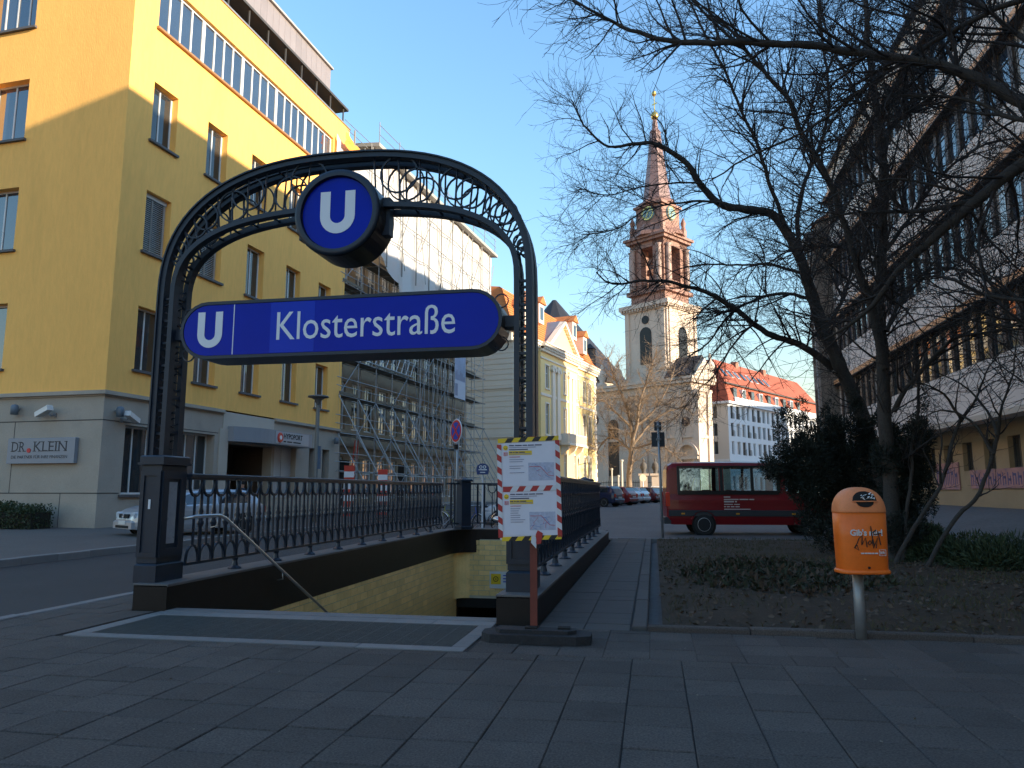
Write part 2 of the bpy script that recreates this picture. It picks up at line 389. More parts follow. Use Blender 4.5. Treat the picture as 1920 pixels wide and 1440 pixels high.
gr = MB().box(-5.73, -1.91, 7.05, 8.18, -.06, -.012)
gr.build('grating', m_grate, mat_root)
gb = MB()
for k in range(47): y = 7.06 + k * .024; gb.box(-5.73, -1.91, y, y + .007, -.012, .001)
for k in range(20): x = -5.7 + k * .2; gb.box(x, x + .008, 7.05, 8.18, -.012, .0)
stuff(gb.build('grating_bars', m_grate, mat_root))

# ------------------------------------------------------------------ stairwell
sw = thing('stairwell', 'open stairwell lined with yellow glazed tiles going down under the arch', 'stairwell')
XL, XR, YF, YB = -5.88, -1.72, 8.62, 22.35
w = MB(); w.quad((XL - .012, YF, 0), (XL - .012, YB, 0), (XL - .012, YB, -6.5), (XL - .012, YF, -6.5))
w.quad((XR + .012, YF, 0), (XR + .012, YB, 0), (XR + .012, YB, -6.5), (XR + .012, YF, -6.5))
w.quad((XL, YB + .012, 0), (XR, YB + .012, 0), (XR, YB + .012, -1.72), (XL, YB + .012, -1.72))
w.build('wall', m_grout, sw)
v = MB(); v.box(XL - .1, XR + .1, YB + .02, YB + .3, -2.0, -1.721)
v.quad((XL - .02, YB + .3, -2), (XR + .02, YB + .3, -2), (XR + .02, YB + 6, -2.6), (XL - .02, YB + 6, -2.6))
v.quad((XL - .02, YB + 6, 0), (XR + .02, YB + 6, 0), (XR + .02, YB + 6, -7), (XL - .02, YB + 6, -7))
v.quad((XL - .02, YB, -6.45), (XR + .02, YB, -6.45), (XR + .02, YB + 6, -6.45), (XL - .02, YB + 6, -6.45))
v.box(XL - .3, XL - .02, YB + .3, YB + 6, -7, -1.8); v.box(XR + .02, XR + .3, YB + .3, YB + 6, -7, -1.8)
v.build('passage', m_dark, sw)
TW, TH = .34, .148; tiles = []
for r in range(11):
    z = -.02 - r * TH; off = (r % 2) * TW / 2
    x = XL - off
    while x < XR:
        a, b = max(x, XL), min(x + TW, XR); tiles.append(('b', a, b, z)) if b - a > .04 else None; x += TW
for r in range(26):
    z = -.02 - r * TH; off = (r % 2) * TW / 2; y = YF + .02 - off
    while y < YB:
        a, b = max(y, YF + .02), min(y + TW, YB)
        if b - a > .04 and z - TH > -(b - 8.2) * .62 - 1.2: tiles.append(('l', a, b, z)); tiles.append(('r', a, b, z))
        y += TW
vis = lambda t: 0 if t[0] == 'b' and t[2] > -5 else (1 if t[0] == 'l' and t[3] > -.25 - (t[1] - 9) * .115 else (3 if t[0] == 'l' else 4))
tiles.sort(key=lambda t: (vis(t), t[1]))
tc = {}; trest = MB()
for k, (s, a, b, z) in enumerate(tiles):
    q = .006; pr = random.uniform(.008, .012)
    if s == 'b': args = (a + q, b - q, YB + .012 - pr, YB + .02, z - TH + q, z - q)
    elif s == 'l': args = (XL - .02, XL - .012 + pr, a + q, b - q, z - TH + q, z - q)
    else: args = (XR + .012 - pr, XR + .02, a + q, b - q, z - TH + q, z - q)
    if k < 298:
        key = (s, round(b - a, 2))
        c = ((args[0] + args[1]) / 2, (args[2] + args[3]) / 2, (args[4] + args[5]) / 2)
        if key not in tc:
            tc[key] = MB().box(*[args[i] - c[i // 2] for i in range(6)]).mesh('tile'); tc[key].materials.append(m_tile)
        o = obj('tile', tc[key], None, sw, c); o.rotation_euler = (random.uniform(-.004, .004), 0, random.uniform(-.004, .004))
    else: trest.box(*args)
stuff(trest.build('tile_field', m_tile, sw))
for k in range(36):
    y = YF + .02 + k * .36; z = -.165 * (k + 1)
    if z < -6: break
    MB().bbox(XL, XR, y, y + .37, z - .17, z, .01).build('step', m_step, sw)
MB().bbox(XL, XR, 8.43, YF + .05, -.2, .008, .01).build('top_step', m_kerb, sw)
ws = MB().box(-2.96, -2.0, YB - .035, YB - .002, -1.32, -.83).build('notice_plate', mat('plate_white', (.6, .6, .58), .5), None)
ws.location = (-1.9, 0, -.1)
tag(ws, 'white notice plate with yellow symbol on the tiled end wall of the stairwell', 'sign')
ws_y = MB().box(-2.92, -2.62, YB - .04, YB - .034, -1.2, -.9).build('symbol', mat('signal_yellow', (.75, .5, .02), .5), ws)
b = MB(); b.ring((-2.77, YB - .043, -1.05), .07, (0, 1, 0), .004, .02, 16)
for k in range(3): b.box(-2.79 + k * .0, -2.75, YB - .045, YB - .041, -1.08 + k * .02, -1.07 + k * .02)
b.build('icon', m_dark, ws)
b = MB()
for k, (l) in enumerate((.5, .42, .3)): b.box(-2.55, -2.55 + l, YB - .041, YB - .034, -.96 - k * .09, -.93 - k * .09)
b.build('text_lines', m_blue, ws)
# granite plinth round three sides, with rounded corners at the far end
def path_u(off, r=1.0, n=7):
    L, Rr, B = -6.11 - off, -1.5 + off, 22.6 + off; p = [(L, 8.46)]
    p += [(L + r - r * math.cos(math.pi / 2 * k / n), B - r + r * math.sin(math.pi / 2 * k / n)) for k in range(n + 1)]
    p += [(Rr - r + r * math.sin(math.pi / 2 * k / n), B - r + r * math.cos(math.pi / 2 * k / n)) for k in range(n + 1)]
    p += [(Rr, 8.3)]; return p
PH = .31
pl = thing('stair_plinth', 'dark granite plinth round three sides of the stairwell', 'plinth')
b = MB(); b.sweep([(x, y, PH / 2 - .2) for x, y in path_u(0)], (0, 0, 1), PH + .4 - .03, .46); b.build('plinth_body', m_granite_dark, pl)
b = MB(); b.sweep([(x, y, PH - .012) for x, y in path_u(0)], (0, 0, 1), .03, .475); b.build('plinth_cap', m_granite_top, pl)
# inner corner fillets of the tiled wall
for (cx, sgn) in ((XL, 1), (XR, -1)):
    b = MB(); n = 6; r = .4
    for k in range(n):
        a0, a1 = math.pi / 2 * k / n, math.pi / 2 * (k + 1) / n
        P = lambda a, z: (cx + sgn * (r - r * math.cos(a)), YB - r + r * math.sin(a), z)
        b.quad(P(a0, 0), P(a1, 0), P(a1, -1.72), P(a0, -1.72))
    b.build('corner_tiling', m_tile, sw)


# ------------------------------------------------------------------ railings
RT, RB = 1.68, .47
def railing(label, p0, p1, n, knob=True, feet=4):
    p0, p1 = Vector(p0), Vector(p1); d = p1 - p0; L = d.length; rz = math.atan2(d.y, d.x)
    t = thing('railing', label, 'railing', (p0.x, p0.y, 0), rz, 'cast iron railings round the stairwell'); s = L / n
    MB().bbox(0, L, -.045, .045, RT - .05, RT, .012).build('top_rail', m_iron, t)
    MB().box(0, L, -.03, .03, RT - .085, RT - .052).build('under_rail', m_iron, t)
    MB().box(0, L, -.022, .022, RB, RB + .035).build('bottom_rail', m_iron, t)
    z0, z1 = RB + .035, RT - .085
    prof = [(.02, z0), (.032, z0 + .03), (.03, z0 + .12), (.026, z0 + .45), (.045, z0 + .5), (.045, z0 + .53), (.03, z0 + .55), (.048, z0 + .59), (.03, z0 + .63), (.034, z0 + .66), (.022, z0 + .72), (.02, z1 - .2), (.035, z1 - .12), (.038, z1)]
    bm = MB().lathe(prof, n=6).mesh('baluster', True); bm.materials.append(m_iron)
    tb = MB().box(-.014, .014, -.012, .012, z0 + .21, z1 - .19).mesh('bar'); tb.materials.append(m_iron)
    r = s / 2 - .02
    ar = MB(); k0 = [(-r, z0)] + [(-r + r * (1 - math.cos(math.pi * k / 8)), z0 + .04 + .18 * math.sin(math.pi * k / 8)) for k in range(9)] + [(r, z0)]
    ar.sweep([(x, 0, z) for x, z in k0], (0, 1, 0), .03, .022)
    k1 = [(x, z1 - (z - z0)) for x, z in k0]; au = MB().sweep([(x, 0, z) for x, z in k1], (0, 1, 0), .03, .026)
    ar = ar.mesh('lower_arch'); ar.materials.append(m_iron); au = au.mesh('upper_loop'); au.materials.append(m_iron)
    ft = MB(); ft.lathe([(.1, PH - .002), (.1, PH + .02), (.05, PH + .05), (.035, PH + .12), (.05, RB)], n=8); ft = ft.mesh('foot'); ft.materials.append(m_iron)
    for k in range(n + 1):
        if 0 < k < n: obj('baluster', bm, None, t, (k * s, 0, 0))
        if k % feet == 0 and 0 < k < n: obj('foot', ft, None, t, (k * s, 0, 0))
        if k < n:
            x = (k + .5) * s; obj('bar', tb, None, t, (x, 0, 0)); obj('lower_arch', ar, None, t, (x, 0, 0)); obj('upper_loop', au, None, t, (x, 0, 0))
    return t
railing('long black cast iron railing on the road side of the stairwell', (-6.11, 9.12, 0), (-6.11, 21.5, 0), 40)
railing('black cast iron railing across the far end of the stairwell', (-5.0, 22.6, 0), (-2.6, 22.6, 0), 8, feet=3)
railing('long black cast iron railing beside the paved path', (-1.5, 21.5, 0), (-1.5, 9.12, 0), 40)
for (x, y, rz_, l) in ((-5.62, 22.1, 45, 'black iron corner post of the railing on the road side'), (-1.98, 22.1, -45, 'black iron corner post of the railing at the end of the paved path')):
    t = thing('corner_post', l, 'railing post', (x, y, 0), R(rz_), 'railing corner posts')
    MB().bbox(-.16, .16, -.16, .16, PH, 1.72, .02).build('shaft', m_iron, t)
    MB().bbox(-.2, .2, -.2, .2, PH - .001, PH + .1, .02).build('base', m_iron, t)
    MB().bbox(-.2, .2, -.2, .2, 1.721, 1.79, .025).build('cap', m_iron, t)
    MB().lathe([(.16, 1.79), (.05, 1.84), (.0, 1.85)], n=8, cap=False).build('finial', m_iron, t)
    for sgn in (-1, 1):
        MB().sweep([(sgn * .2, -.05, 1.655), (sgn * .75, -sgn * 0 - .32, 1.655)], (0, 0, 1), .05, .08).build('rail_stub', m_iron, t)
        MB().sweep([(sgn * .2, -.05, .485), (sgn * .75, -.32, .485)], (0, 0, 1), .035, .04).build('lower_stub', m_iron, t)
        for q in (.4, .58): MB().box(sgn * q - .02, sgn * q + .02, -.13 - (q - .4) * .5, -.17 - (q - .4) * .5, .5, 1.63).build('bar', m_iron, t)
# steel handrails going down both sides
for (x, sg, l) in ((-5.78, 1, 'steel handrail going down along the road side of the stairs'), (-1.86, -1, 'steel handrail going down along the path side of the stairs')):
    t = thing('handrail', l, 'handrail', group='steel handrails of the stairs')
    p = [(x - sg * .12, 8.75, 1.1), (x, 8.8, 1.12), (x + sg * .0, 9.35, 1.12), (x, 9.5, 1.08), (x, 21, -4.9)]
    MB().tube(p, .024, 8).build('rail', m_steel, t, True)
    for k in range(5):
        y = 9.3 + k * 1.9; z = 1.1 - max(0, y - 9.45) * .52
        MB().tube([(x, y, z - .02), (x, y + .02, z - .12), (x - sg * .11, y + .03, z - .14)], .009, 6).build('bracket', m_steel, t, True)
# ------------------------------------------------------------------ entrance arch
AC, ZS = -3.9, 4.0
def sup(a, b, e, n=40, q0=0.0, q1=1.0):
    out = []
    for k in range(n + 1):
        th = math.pi * (q0 + (q1 - q0) * k / n); c, s = math.cos(th), math.sin(th)
        out.append((AC - a * math.copysign(abs(c) ** (2 / e), c), ZS + b * abs(s) ** (2 / e)))
    return out
arch = thing('entrance_arch', 'dark iron double arch with ring ornament over the stairs', 'archway')
FY = (8.72, 9.0); AO, BO, AI, BI = 2.48, 1.78, 2.33, 1.09
ped_b = 1.88
for y in FY:
    o = sup(AO, BO, 2.45); i_ = sup(AI, BI, 2.7)
    MB().sweep([(AC - AO, y, ped_b)] + [(x, y, z) for x, z in o] + [(AC + AO, y, ped_b)], (0, 1, 0), .12, .07).build('outer_rib', m_iron, arch)
    MB().sweep([(AC - AI, y, ped_b)] + [(x, y, z) for x, z in i_] + [(AC + AI, y, ped_b)], (0, 1, 0), .11, .065).build('inner_rib', m_iron, arch)
    # flange on the outer rib
    MB().sweep([(AC - AO - .04, y, ped_b)] + [(x, y, z) for x, z in sup(AO + .04, BO + .04, 2.45)] + [(AC + AO + .04, y, ped_b)], (0, 1, 0), .17, .02).build('flange', m_iron, arch)
    # radial bars and rings between the ribs
    n = 26
    for k in range(2, n - 1):
        th = math.pi * (k / n); c, s = math.cos(th), math.sin(th)
        f = lambda a, b, e: Vector((AC - a * math.copysign(abs(c) ** (2 / e), c), y, ZS + b * abs(s) ** (2 / e)))
        p, q = f(AI, BI, 2.7), f(AO, BO, 2.45)
        if abs(p.x - AC) < .45: continue
        MB().tube([p, q], .013, 4).build('bar', m_iron, arch)
        gap = (q - p).length; mid = (p + q) / 2
        if k % 3 == 0 and gap > .22:
            up = (q - p).normalized()
            big = gap * .37
            MB().ring(mid + up * gap * .13, big, (0, 1, 0), .024, .02, 20).build('ring', m_iron, arch)
            MB().ring(mid - up * gap * .13 + Vector((gap * .34 * (1 if mid.x > AC else -1), 0, 0)), big * .92, (0, 1, 0), .024, .02, 20).build('ring', m_iron, arch)
        elif gap <= .22:
            MB().ring(mid, gap * .38, (0, 1, 0), .02, .014, 12).build('ring', m_iron, arch)
    # lacing of the legs
    for sx in (-1, 1):
        for k in range(7):
            z = 2.05 + k * .3
            MB().ring((AC + sx * (AO + AI) / 2, y, z), .062, (0, 1, 0), .02, .014, 10).build('ring', m_iron, arch)
            MB().box(AC + sx * (AO + AI) / 2 - .09, AC + sx * (AO + AI) / 2 + .09, y - .02, y + .02, z + .12, z + .15).build('tie', m_iron, arch)
# ties between the two arches
for k in range(1, 20):
    th = math.pi * k / 20; c, s = math.cos(th), math.sin(th)
    for (a, b, e) in ((AO, BO, 2.45), (AI, BI, 2.7)):
        if k % 2 and a == AO: continue
        x, z = AC - a * math.copysign(abs(c) ** (2 / e), c), ZS + b * abs(s) ** (2 / e)
        if abs(x - AC) < .45: continue
        MB().tube([(x, FY[0], z), (x, FY[1], z)], .016, 5).build('cross_tie', m_iron, arch)
for sx in (-1, 1):
    for k in range(5):
        z = 2.2 + k * .45
        for a in (AO, AI):
            MB().box(AC + sx * a - .02, AC + sx * a + .02, FY[0] + .07, FY[1] - .07, z, z + .05).build('cross_tie', m_iron, arch)
        MB().ring((AC + sx * AI, (FY[0] + FY[1]) / 2, z + .24), .14, (1, 0, 0), .018, .016, 14).build('ring', m_iron, arch)
# pedestals
for sx in (-1, 1):
    cx = AC + sx * 2.38; x0, x1, y0, y1 = cx - .14, cx + .14, 8.58, 9.1
    MB().bbox(x0 - .015, x1 + .015, y0 - .02, y1 + .02, PH, PH + .24, .03).build('pedestal_base', m_iron, arch)
    MB().bbox(x0, x1, y0, y1, PH + .24, 1.78, .01).build('pedestal', m_iron, arch)
    MB().box(x0 - .045, x1 + .045, y0 - .04, y1 + .04, 1.78, 1.81).build('pedestal_cornice', m_iron, arch)
    MB().bbox(x0 - .03, x1 + .03, y0 - .02, y1 + .02, 1.811, ped_b + .02, .02).build('pedestal_cap', m_iron, arch)
    b = MB()                                            # raised borders of the pedestal faces
    for (fy) in (y0 - .02,):
        for (a0, a1, b0, b1) in ((x0, x0 + .05, .62, 1.7), (x1 - .05, x1, .62, 1.7), (x0 + .05, x1 - .05, 1.64, 1.7), (x0 + .05, x1 - .05, .62, .68)): b.box(a0, a1, fy, y0 + .001, b0, b1)
    fx = x1 if sx < 0 else x0; d = .02 if sx < 0 else -.02
    for (a0, a1, b0, b1) in ((y0 + .02, y0 + .14, .62, 1.7), (y1 - .14, y1 - .02, .62, 1.7), (y0 + .14, y1 - .14, 1.6, 1.7), (y0 + .14, y1 - .14, .62, .72)): b.box(min(fx, fx + d), max(fx, fx + d), a0, a1, b0, b1)
    b.build('panel_moulding', m_iron, arch)
    px = fx + d * .6; plate = MB().box(min(fx, px), max(fx, px), y0 + .13, y1 - .2, .78, 1.56)
    plate.build('graffiti_plate', mat('scratched_plate', (.3, .31, .33), .6, var=.2, scale=9, stain=((.06, .06, .07), 9, .58, .8)), arch)
    if sx < 0: MB().box(x0 + .12, x0 + .15, y0 - .008, y0 + .002, 1.22, 1.34).build('sticker', m_white, arch)

def disc(cx, cy, cz, r, d, n=40): return MB().lathe([(0, 0), (r, 0), (r, d), (0, d)], (cx, cy, cz), n, 'y', cap=False)
def U_shape(cx, cz, w, h, t, y, d=.004):
    ro, ri = w / 2, w / 2 - t; zc = cz - h / 2 + ro
    o = [(cx - ro, cz + h / 2), (cx - ro, zc)] + [(cx - ro * math.cos(math.pi * k / 14), zc - ro * math.sin(math.pi * k / 14)) for k in range(1, 14)] + [(cx + ro, zc), (cx + ro, cz + h / 2)]
    i_ = [(cx - ri, cz + h / 2), (cx - ri, zc)] + [(cx - ri * math.cos(math.pi * k / 14), zc - ri * math.sin(math.pi * k / 14)) for k in range(1, 14)] + [(cx + ri, zc), (cx + ri, cz + h / 2)]
    b = MB(); n = len(o); vs = [(x, y, z) for x, z in o] + [(x, y, z) for x, z in i_] + [(x, y + d, z) for x, z in o] + [(x, y + d, z) for x, z in i_]
    fs = [(k, k + 1, n + k + 1, n + k) for k in range(n - 1)] + [(k, k + 1, 2 * n + k + 1, 2 * n + k) for k in range(n - 1)] + [(n + k, n + k + 1, 3 * n + k + 1, 3 * n + k) for k in range(n - 1)]
    return b.add(vs, fs)
dr = thing('round_sign', 'round blue drum sign with white letter U at the top of the arch', 'sign')
DX, DZ, DYF = -3.86, 4.95, 8.5
b = MB(); b.lathe([(0, .06), (.47, .06), (.49, 0), (.56, 0), (.575, .03), (.575, .55), (.56, .58), (0, .58)], (DX, DYF, DZ), 48, 'y', cap=False); b.build('drum', m_black, dr, False)
b = MB(); b.lathe([(.485, -.012), (.53, -.018), (.565, -.006), (.57, .03)], (DX, DYF, DZ), 48, 'y', cap=False); b.build('rim', m_iron, dr, True)
disc(DX, DYF + .04, DZ, .475, .02, 48).build('face', m_blue, dr)
U_shape(DX, DZ + .01, .47, .56, .135, DYF + .034).build('letter', m_white, dr)
for sx in (-1, 1): MB().box(DX + sx * .56 - .06, DX + sx * .56 + .06, 8.75, 8.9, DZ - .25, DZ + .25).build('bracket', m_iron, dr)

sg = thing('station_sign', 'long blue station name sign with rounded ends hung across the arch', 'sign')
SX0, SX1, SZ0, SZ1, SY = -5.98, -1.72, 3.12, 3.87, 8.56
def stadium(x0, x1, z0, z1, n=12):
    r = (z1 - z0) / 2; zc = (z0 + z1) / 2
    return [(x1 - r + r * math.sin(math.pi * k / n), zc + r * math.cos(math.pi * k / n)) for k in range(n + 1)] + [(x0 + r - r * math.sin(math.pi * k / n), zc - r * math.cos(math.pi * k / n)) for k in range(n + 1)]
MB().prism(stadium(SX0, SX1, SZ0, SZ1), 'y', SY, SY + .5).build('housing', m_black, sg)
MB().sweep([(x, SY - .006, z) for x, z in stadium(SX0 + .02, SX1 - .02, SZ0 + .02, SZ1 - .02)], (0, 1, 0), .03, .04, closed=True).build('frame', m_iron, sg)
f = stadium(SX0 + .045, SX1 - .045, SZ0 + .045, SZ1 - .045)
MB().prism(f, 'y', SY - .012, SY).build('face', m_blue, sg)
XD = -5.3 + .07
MB().box(XD - .006, XD + .006, SY - .016, SY - .011, SZ0 + .05, SZ1 - .05).build('divider', m_white, sg)
MB().box(-4.72, -4.12, SY - .0145, SY - .0115, SZ0 + .05, SZ1 - .05).build('replaced_panel', m_blue2, sg)
U_shape(-5.56, 3.5, .35, .47, .1, SY - .018).build('letter', m_white, sg)
tm = text_mesh('Klosterstraße', width=2.33, bold=.0); tm.materials.append(m_white)
zs = .335 / .69; 
for v in tm.vertices: pass
o = obj('lettering', tm, None, sg, (-4.63, SY - .0125, 3.335)); k_ = .36 / max(v.co.z for v in tm.vertices)
o.scale = (1, 1, k_)
for (x0, x1) in ((AC - AI - .0, SX0 + .1), (SX1 - .1, AC + AI)):
    MB().box(min(x0, x1), max(x0, x1), 8.75, 8.97, 3.43, 3.57).build('mounting_arm', m_iron, sg)
for sx in (-1, 1):
    for dz in (.27, -.27): MB().ring((AC + sx * 2.12, 8.8, 3.5 + dz), .085, (0, 1, 0), .02, .014, 14).build('scroll', m_iron, sg)
# ------------------------------------------------------------------ yellow building
AZ_Y = 3.86; KY = on_ground(177, 990, .15)
yb = thing('office_building', 'yellow stucco office building on a grey stone base across the road', 'building', (KY.x, KY.y, 0), R(90 - AZ_Y))
FRONT = lambda a, b, d: (a, d, b)
END = lambda a, b, d: (d, a, b)          # end wall in the plane x = 0
LX = 18.0; ED = 14.0
rows = (6.02, 10.7, 15.26); cols = (1.32, 4.7, 8.05, 11.5, 14.9)
ops = [(x, x + 1.42, z, z + 2.48) for z in rows for x in cols] + [(1.3, 16.0, 20.08, 22.35)]
eops = [(y, y + 1.9, z, z + 2.55) for z in rows for y in (4.8, 9.6)] + [(y, y + 2.6, 20.08, 22.4) for y in (4.8, 9.6)]
b = MB(); b.wall(FRONT, 0, LX, 5.05, 23.85, ops, .36); b.wall(END, 0, ED, 5.05, 23.85, eops, .36)
b.quad((LX, 0, 0), (LX, ED, 0), (LX, ED, 23.85), (LX, 0, 23.85)); b.quad((0, ED, 0), (LX, ED, 0), (LX, ED, 23.85), (0, ED, 23.85))
b.quad((0, 0, 23.7), (LX, 0, 23.7), (LX, ED, 23.7), (0, ED, 23.7)); b.build('wall', m_yellow, yb)
bops = [(1.1, 3.55, 1.31, 3.88), (4.25, 6.38, 1.31, 3.88), (7.3, 10.9, .1, 3.58), (11.15, 13.2, 1.1, 3.68), (14.55, 15.15, 1.3, 3.76), (16.0, 16.8, 1.3, 3.76)]
b = MB(); b.wall(FRONT, 0, LX, -.1, 4.84, bops, .5); b.wall(END, 0, ED, -.1, 4.84, [(6.2, 8.6, 1.31, 3.88)], .4); b.build('stone_base', m_base, yb)
b = MB()
for F_, L_ in ((FRONT, LX), (END, ED)):
    for (z0, z1, p) in ((4.84, 4.9, .05), (4.9, 4.98, .16), (4.98, 5.05, .1)):
        for (a0, a1) in (((-p, 6.9), (11.0, L_)) if F_ is FRONT else ((-.001, L_),)):
            q0, q1 = F_(a0, z0, -p), F_(a1, z1, .05); b.box(min(q0[0], q1[0]), max(q0[0], q1[0]), min(q0[1], q1[1]), max(q0[1], q1[1]), z0, z1)
b.build_each('string_course', m_base, yb)
b = MB()
for z in (1.36, 3.98):
    b.box(-.006, 1.0, -.008, .0, z - .018, z + .018) if z < 2 else b.box(-.006, 6.6, -.008, 0, z - .018, z + .018)
    b.box(-.008, 0, 0, ED, z - .018, z + .018)
for y, z0, z1 in ((1.6, 0, 1.36), (3.9, 1.36, 3.98), (5.4, 0, 1.36)): b.box(-.007, 0, y - .012, y + .012, z0, z1)
b.build('stone_joint', mat('joint_dark', (.07, .065, .06), .9), yb)
MB().box(6.9, 11.0, -.02, .02, 4.2, 4.98).build('pale_panel', m_pale, yb)
MB().box(6.67, 7.29, -.05, .3, -.1, 4.2).build('pier', m_pale, yb)
# doorway
b = MB(); b.box(7.3, 10.9, 2.2, 2.3, .1, 3.6); b.box(7.2, 7.3, .5, 2.3, .1, 3.6); b.box(10.9, 11.0, .5, 2.3, .1, 3.6); b.box(7.2, 11, .5, 2.3, 3.58, 3.68)
b.build('porch', mat('porch_brown', (.07, .045, .03), .6, var=.2), yb)
dd = MB().box(8.6, 10.2, 2.1, 2.19, .15, 3.0).build('door', mat('door_wood', (.06, .035, .02), .5, var=.2), yb)
MB().box(9.3, 9.34, 2.05, 2.1, 1.0, 1.6).build('handle', m_steel, dd)
pc = [(7.25, -.02)] + [(7.3 + 2.1 * k / 8, -.3 - .65 * math.sin(math.pi / 2 * k / 8)) for k in range(9)] + [(13.0, -.95), (13.3, -.85), (13.4, -.02)]
cn = MB().prism(pc, 'z', 3.66, 4.34).build('canopy', mat('canopy_grey', (.26, .26, .27), .5, var=.05), yb)
lt = thing('company_sign', 'company sign with red round emblem and dark lettering on the canopy front', 'sign', yb.matrix_basis @ Vector((9.75, -.96, 3.7)), R(90 - AZ_Y))
MB().box(-.1, 3.0, -.012, .004, .02, .6).build('board', mat('canopy_face', (.33, .34, .36), .4, var=.03), lt)
MB().lathe([(0, -.05), (.22, -.05), (.25, -.01), (0, -.01)], (.3, 0, .3), 24, 'y', cap=False).build('emblem', mat('emblem_red', (.6, .03, .02), .4), lt)
MB().lathe([(0, -.06), (.1, -.06), (.1, -.05), (0, -.05)], (.3, 0, .3), 16, 'y', cap=False).build('emblem_centre', m_white, lt)
tm = text_mesh('HYPOPORT', height=.24, width=1.75, bold=.02); o = obj('lettering', tm, m_dark, lt, (.62, -.014, .28))
b = MB(); x = .62
for k, l in enumerate((.22, .46, .72)): b.box(x, x + l, -.016, -.012, .1, .16); x += l + .1
b.build('small_lettering', m_dark, lt)
# windows
m_cream_blind = mat('blind_slat', (.5, .5, .5), .5, var=.05)
slat = MB().box(0, 1.28, -.03, .03, -.006, .012).mesh('slat'); slat.materials.append(m_cream_blind)
slat_l = MB().box(0, 2.0, -.03, .03, -.006, .012).mesh('slat'); slat_l.materials.append(m_cream_blind)
for z in rows:
    for k, x in enumerate(cols):
        window(yb, (x, .3, z), 1.42, 2.48, 2, (), m_frame_w, m_glass, sill=(.42, 1))
        if z == rows[1] and k in (0, 1):
            bl = MB().box(x + .04, x + 1.38, .2, .27, z + 2.3, z + 2.46).build('blind', m_cream_blind, yb)
            for q in range(27): o = obj('slat', slat, None, bl, (x + .07, .24, z + .1 + q * .082)); o.rotation_euler = (.5, 0, 0)
    for y in (4.8, 9.6):
        o = window(yb, (.3, y + 1.9, z), 1.9, 2.55, 2, (), m_frame_w, m_glass_b, rz=-math.pi / 2, sill=(.42, 1))
for y in (4.8, 9.6): window(yb, (.3, y + 2.6, 20.08), 2.6, 2.32, 4, (), m_frame_w, m_glass_b, rz=-math.pi / 2, sill=(.42, 1))
for k in range(5):
    window(yb, (1.3 + k * 2.94, .16, 20.08), 2.94, 2.27, 4, (), m_frame_w, m_glass_b, fr=.1, mu=.09)
MB().box(1.2, 16.1, -.14, .16, 19.98, 20.075).build('long_sill', mat('copper_sill', (.3, .16, .07), .5), yb)
cur = mat('curtain', (.35, .38, .33), .9, var=.2, scale=3)
for (x0, x1, wd, hh) in ((1.1, 3.55, 2.45, 2.57), (4.25, 6.38, 2.13, 2.57)):
    window(yb, (x0, .4, 1.31), wd, hh, 3, (), m_frame_w, m_glass, sill=(.5, 1))
window(yb, (14.55, .4, 1.3), .6, 2.46, 1, (), m_frame_d, m_glass); window(yb, (16.0, .4, 1.3), .8, 2.46, 1, (), m_frame_d, m_glass)
window(yb, (.36, 8.6, 1.31), 2.4, 2.57, 3, (), m_frame_w, m_glass, rz=-math.pi / 2)
sh = MB().box(11.15, 13.2, .3, .36, 1.1, 3.68).build('roller_shutter', m_cream_blind, yb)
for q in range(24): obj('slat', slat_l, None, sh, (11.17, .28, 1.15 + q * .105))
MB().box(12.17, 12.2, .24, .27, 1.1, 3.68).build('guide', m_galv, sh)
# roof storey
b = MB(); b.box(-.06, LX + .06, -.07, .12, 23.85, 23.93); b.box(-.06, .12, .12, ED, 23.85, 23.93); b.build('coping', m_galv, yb)
ph = MB().box(.6, 16.9, .95, ED - .6, 23.7, 27.3).build('roof_storey', mat('roof_storey_wall', (.6, .4, .15), .8), yb)
cl = MB().box(0, .57, .84, .94, 25.02, 27.42).mesh('cladding_panel'); cl.materials.append(mat('zinc_cladding', (.3, .26, .25), .45, var=.08, rnd=.08, metal=.3))
for k in range(28): obj('cladding_panel', cl, None, yb, (.6 + k * .582, 0, 0))
MB().box(.5, 17.0, .7, ED - .5, 27.43, 27.55).build('roof_edge', mat('roof_edge', (.4, .36, .33), .5), yb)
MB().box(.4, 17.6, -.1, .83, 24.86, 25.0).build('awning', m_frame_d, yb)
for k in range(10): window(yb, (.7 + k * 1.62, .85, 23.94), 1.6, .9, 2, (), m_frame_d, m_glass_b)
for k in range(11): MB().box(.65 + k * 1.65, .72 + k * 1.65, .02, .09, 23.93, 24.86).build('post', m_frame_d, yb)
# things fixed to the yellow building
def on_yb(x, y, z): return yb.matrix_basis @ Vector((x, y, z))
RZE = R(90 - AZ_Y) - math.pi / 2       # faces of the end wall look along local -y after this turn
ks = thing('company_board', 'grey board with dark serif lettering on the end wall of the yellow building', 'sign', on_yb(-.02, 3.95, 2.43), RZE)
MB().bbox(0, 3.0, -.16, .0, 0, .92, .015).build('board', mat('board_grey', (.23, .25, .28), .35, var=.05), ks)
m_ink = mat('dark_ink', (.02, .022, .03), .5)
def serif(s, h, w, parent, loc):
    me = text_mesh(s, height=h, width=w, bold=-.004); o = obj('lettering', me, m_ink, parent, loc); return o
serif('DR', .36, .58, ks, (.2, -.162, .43)); serif('KLEIN', .36, 1.45, ks, (1.2, -.162, .43))
b = MB()                              # slab serifs on the capitals
for x, z in ((.2, .43), (.52, .43), (.74, .43), (1.2, .43), (1.44, .43), (1.55, .43), (1.84, .43), (2.14, .43), (2.26, .43), (2.57, .43)):
    b.box(x - .04, x + .1, -.167, -.161, z, z + .025)
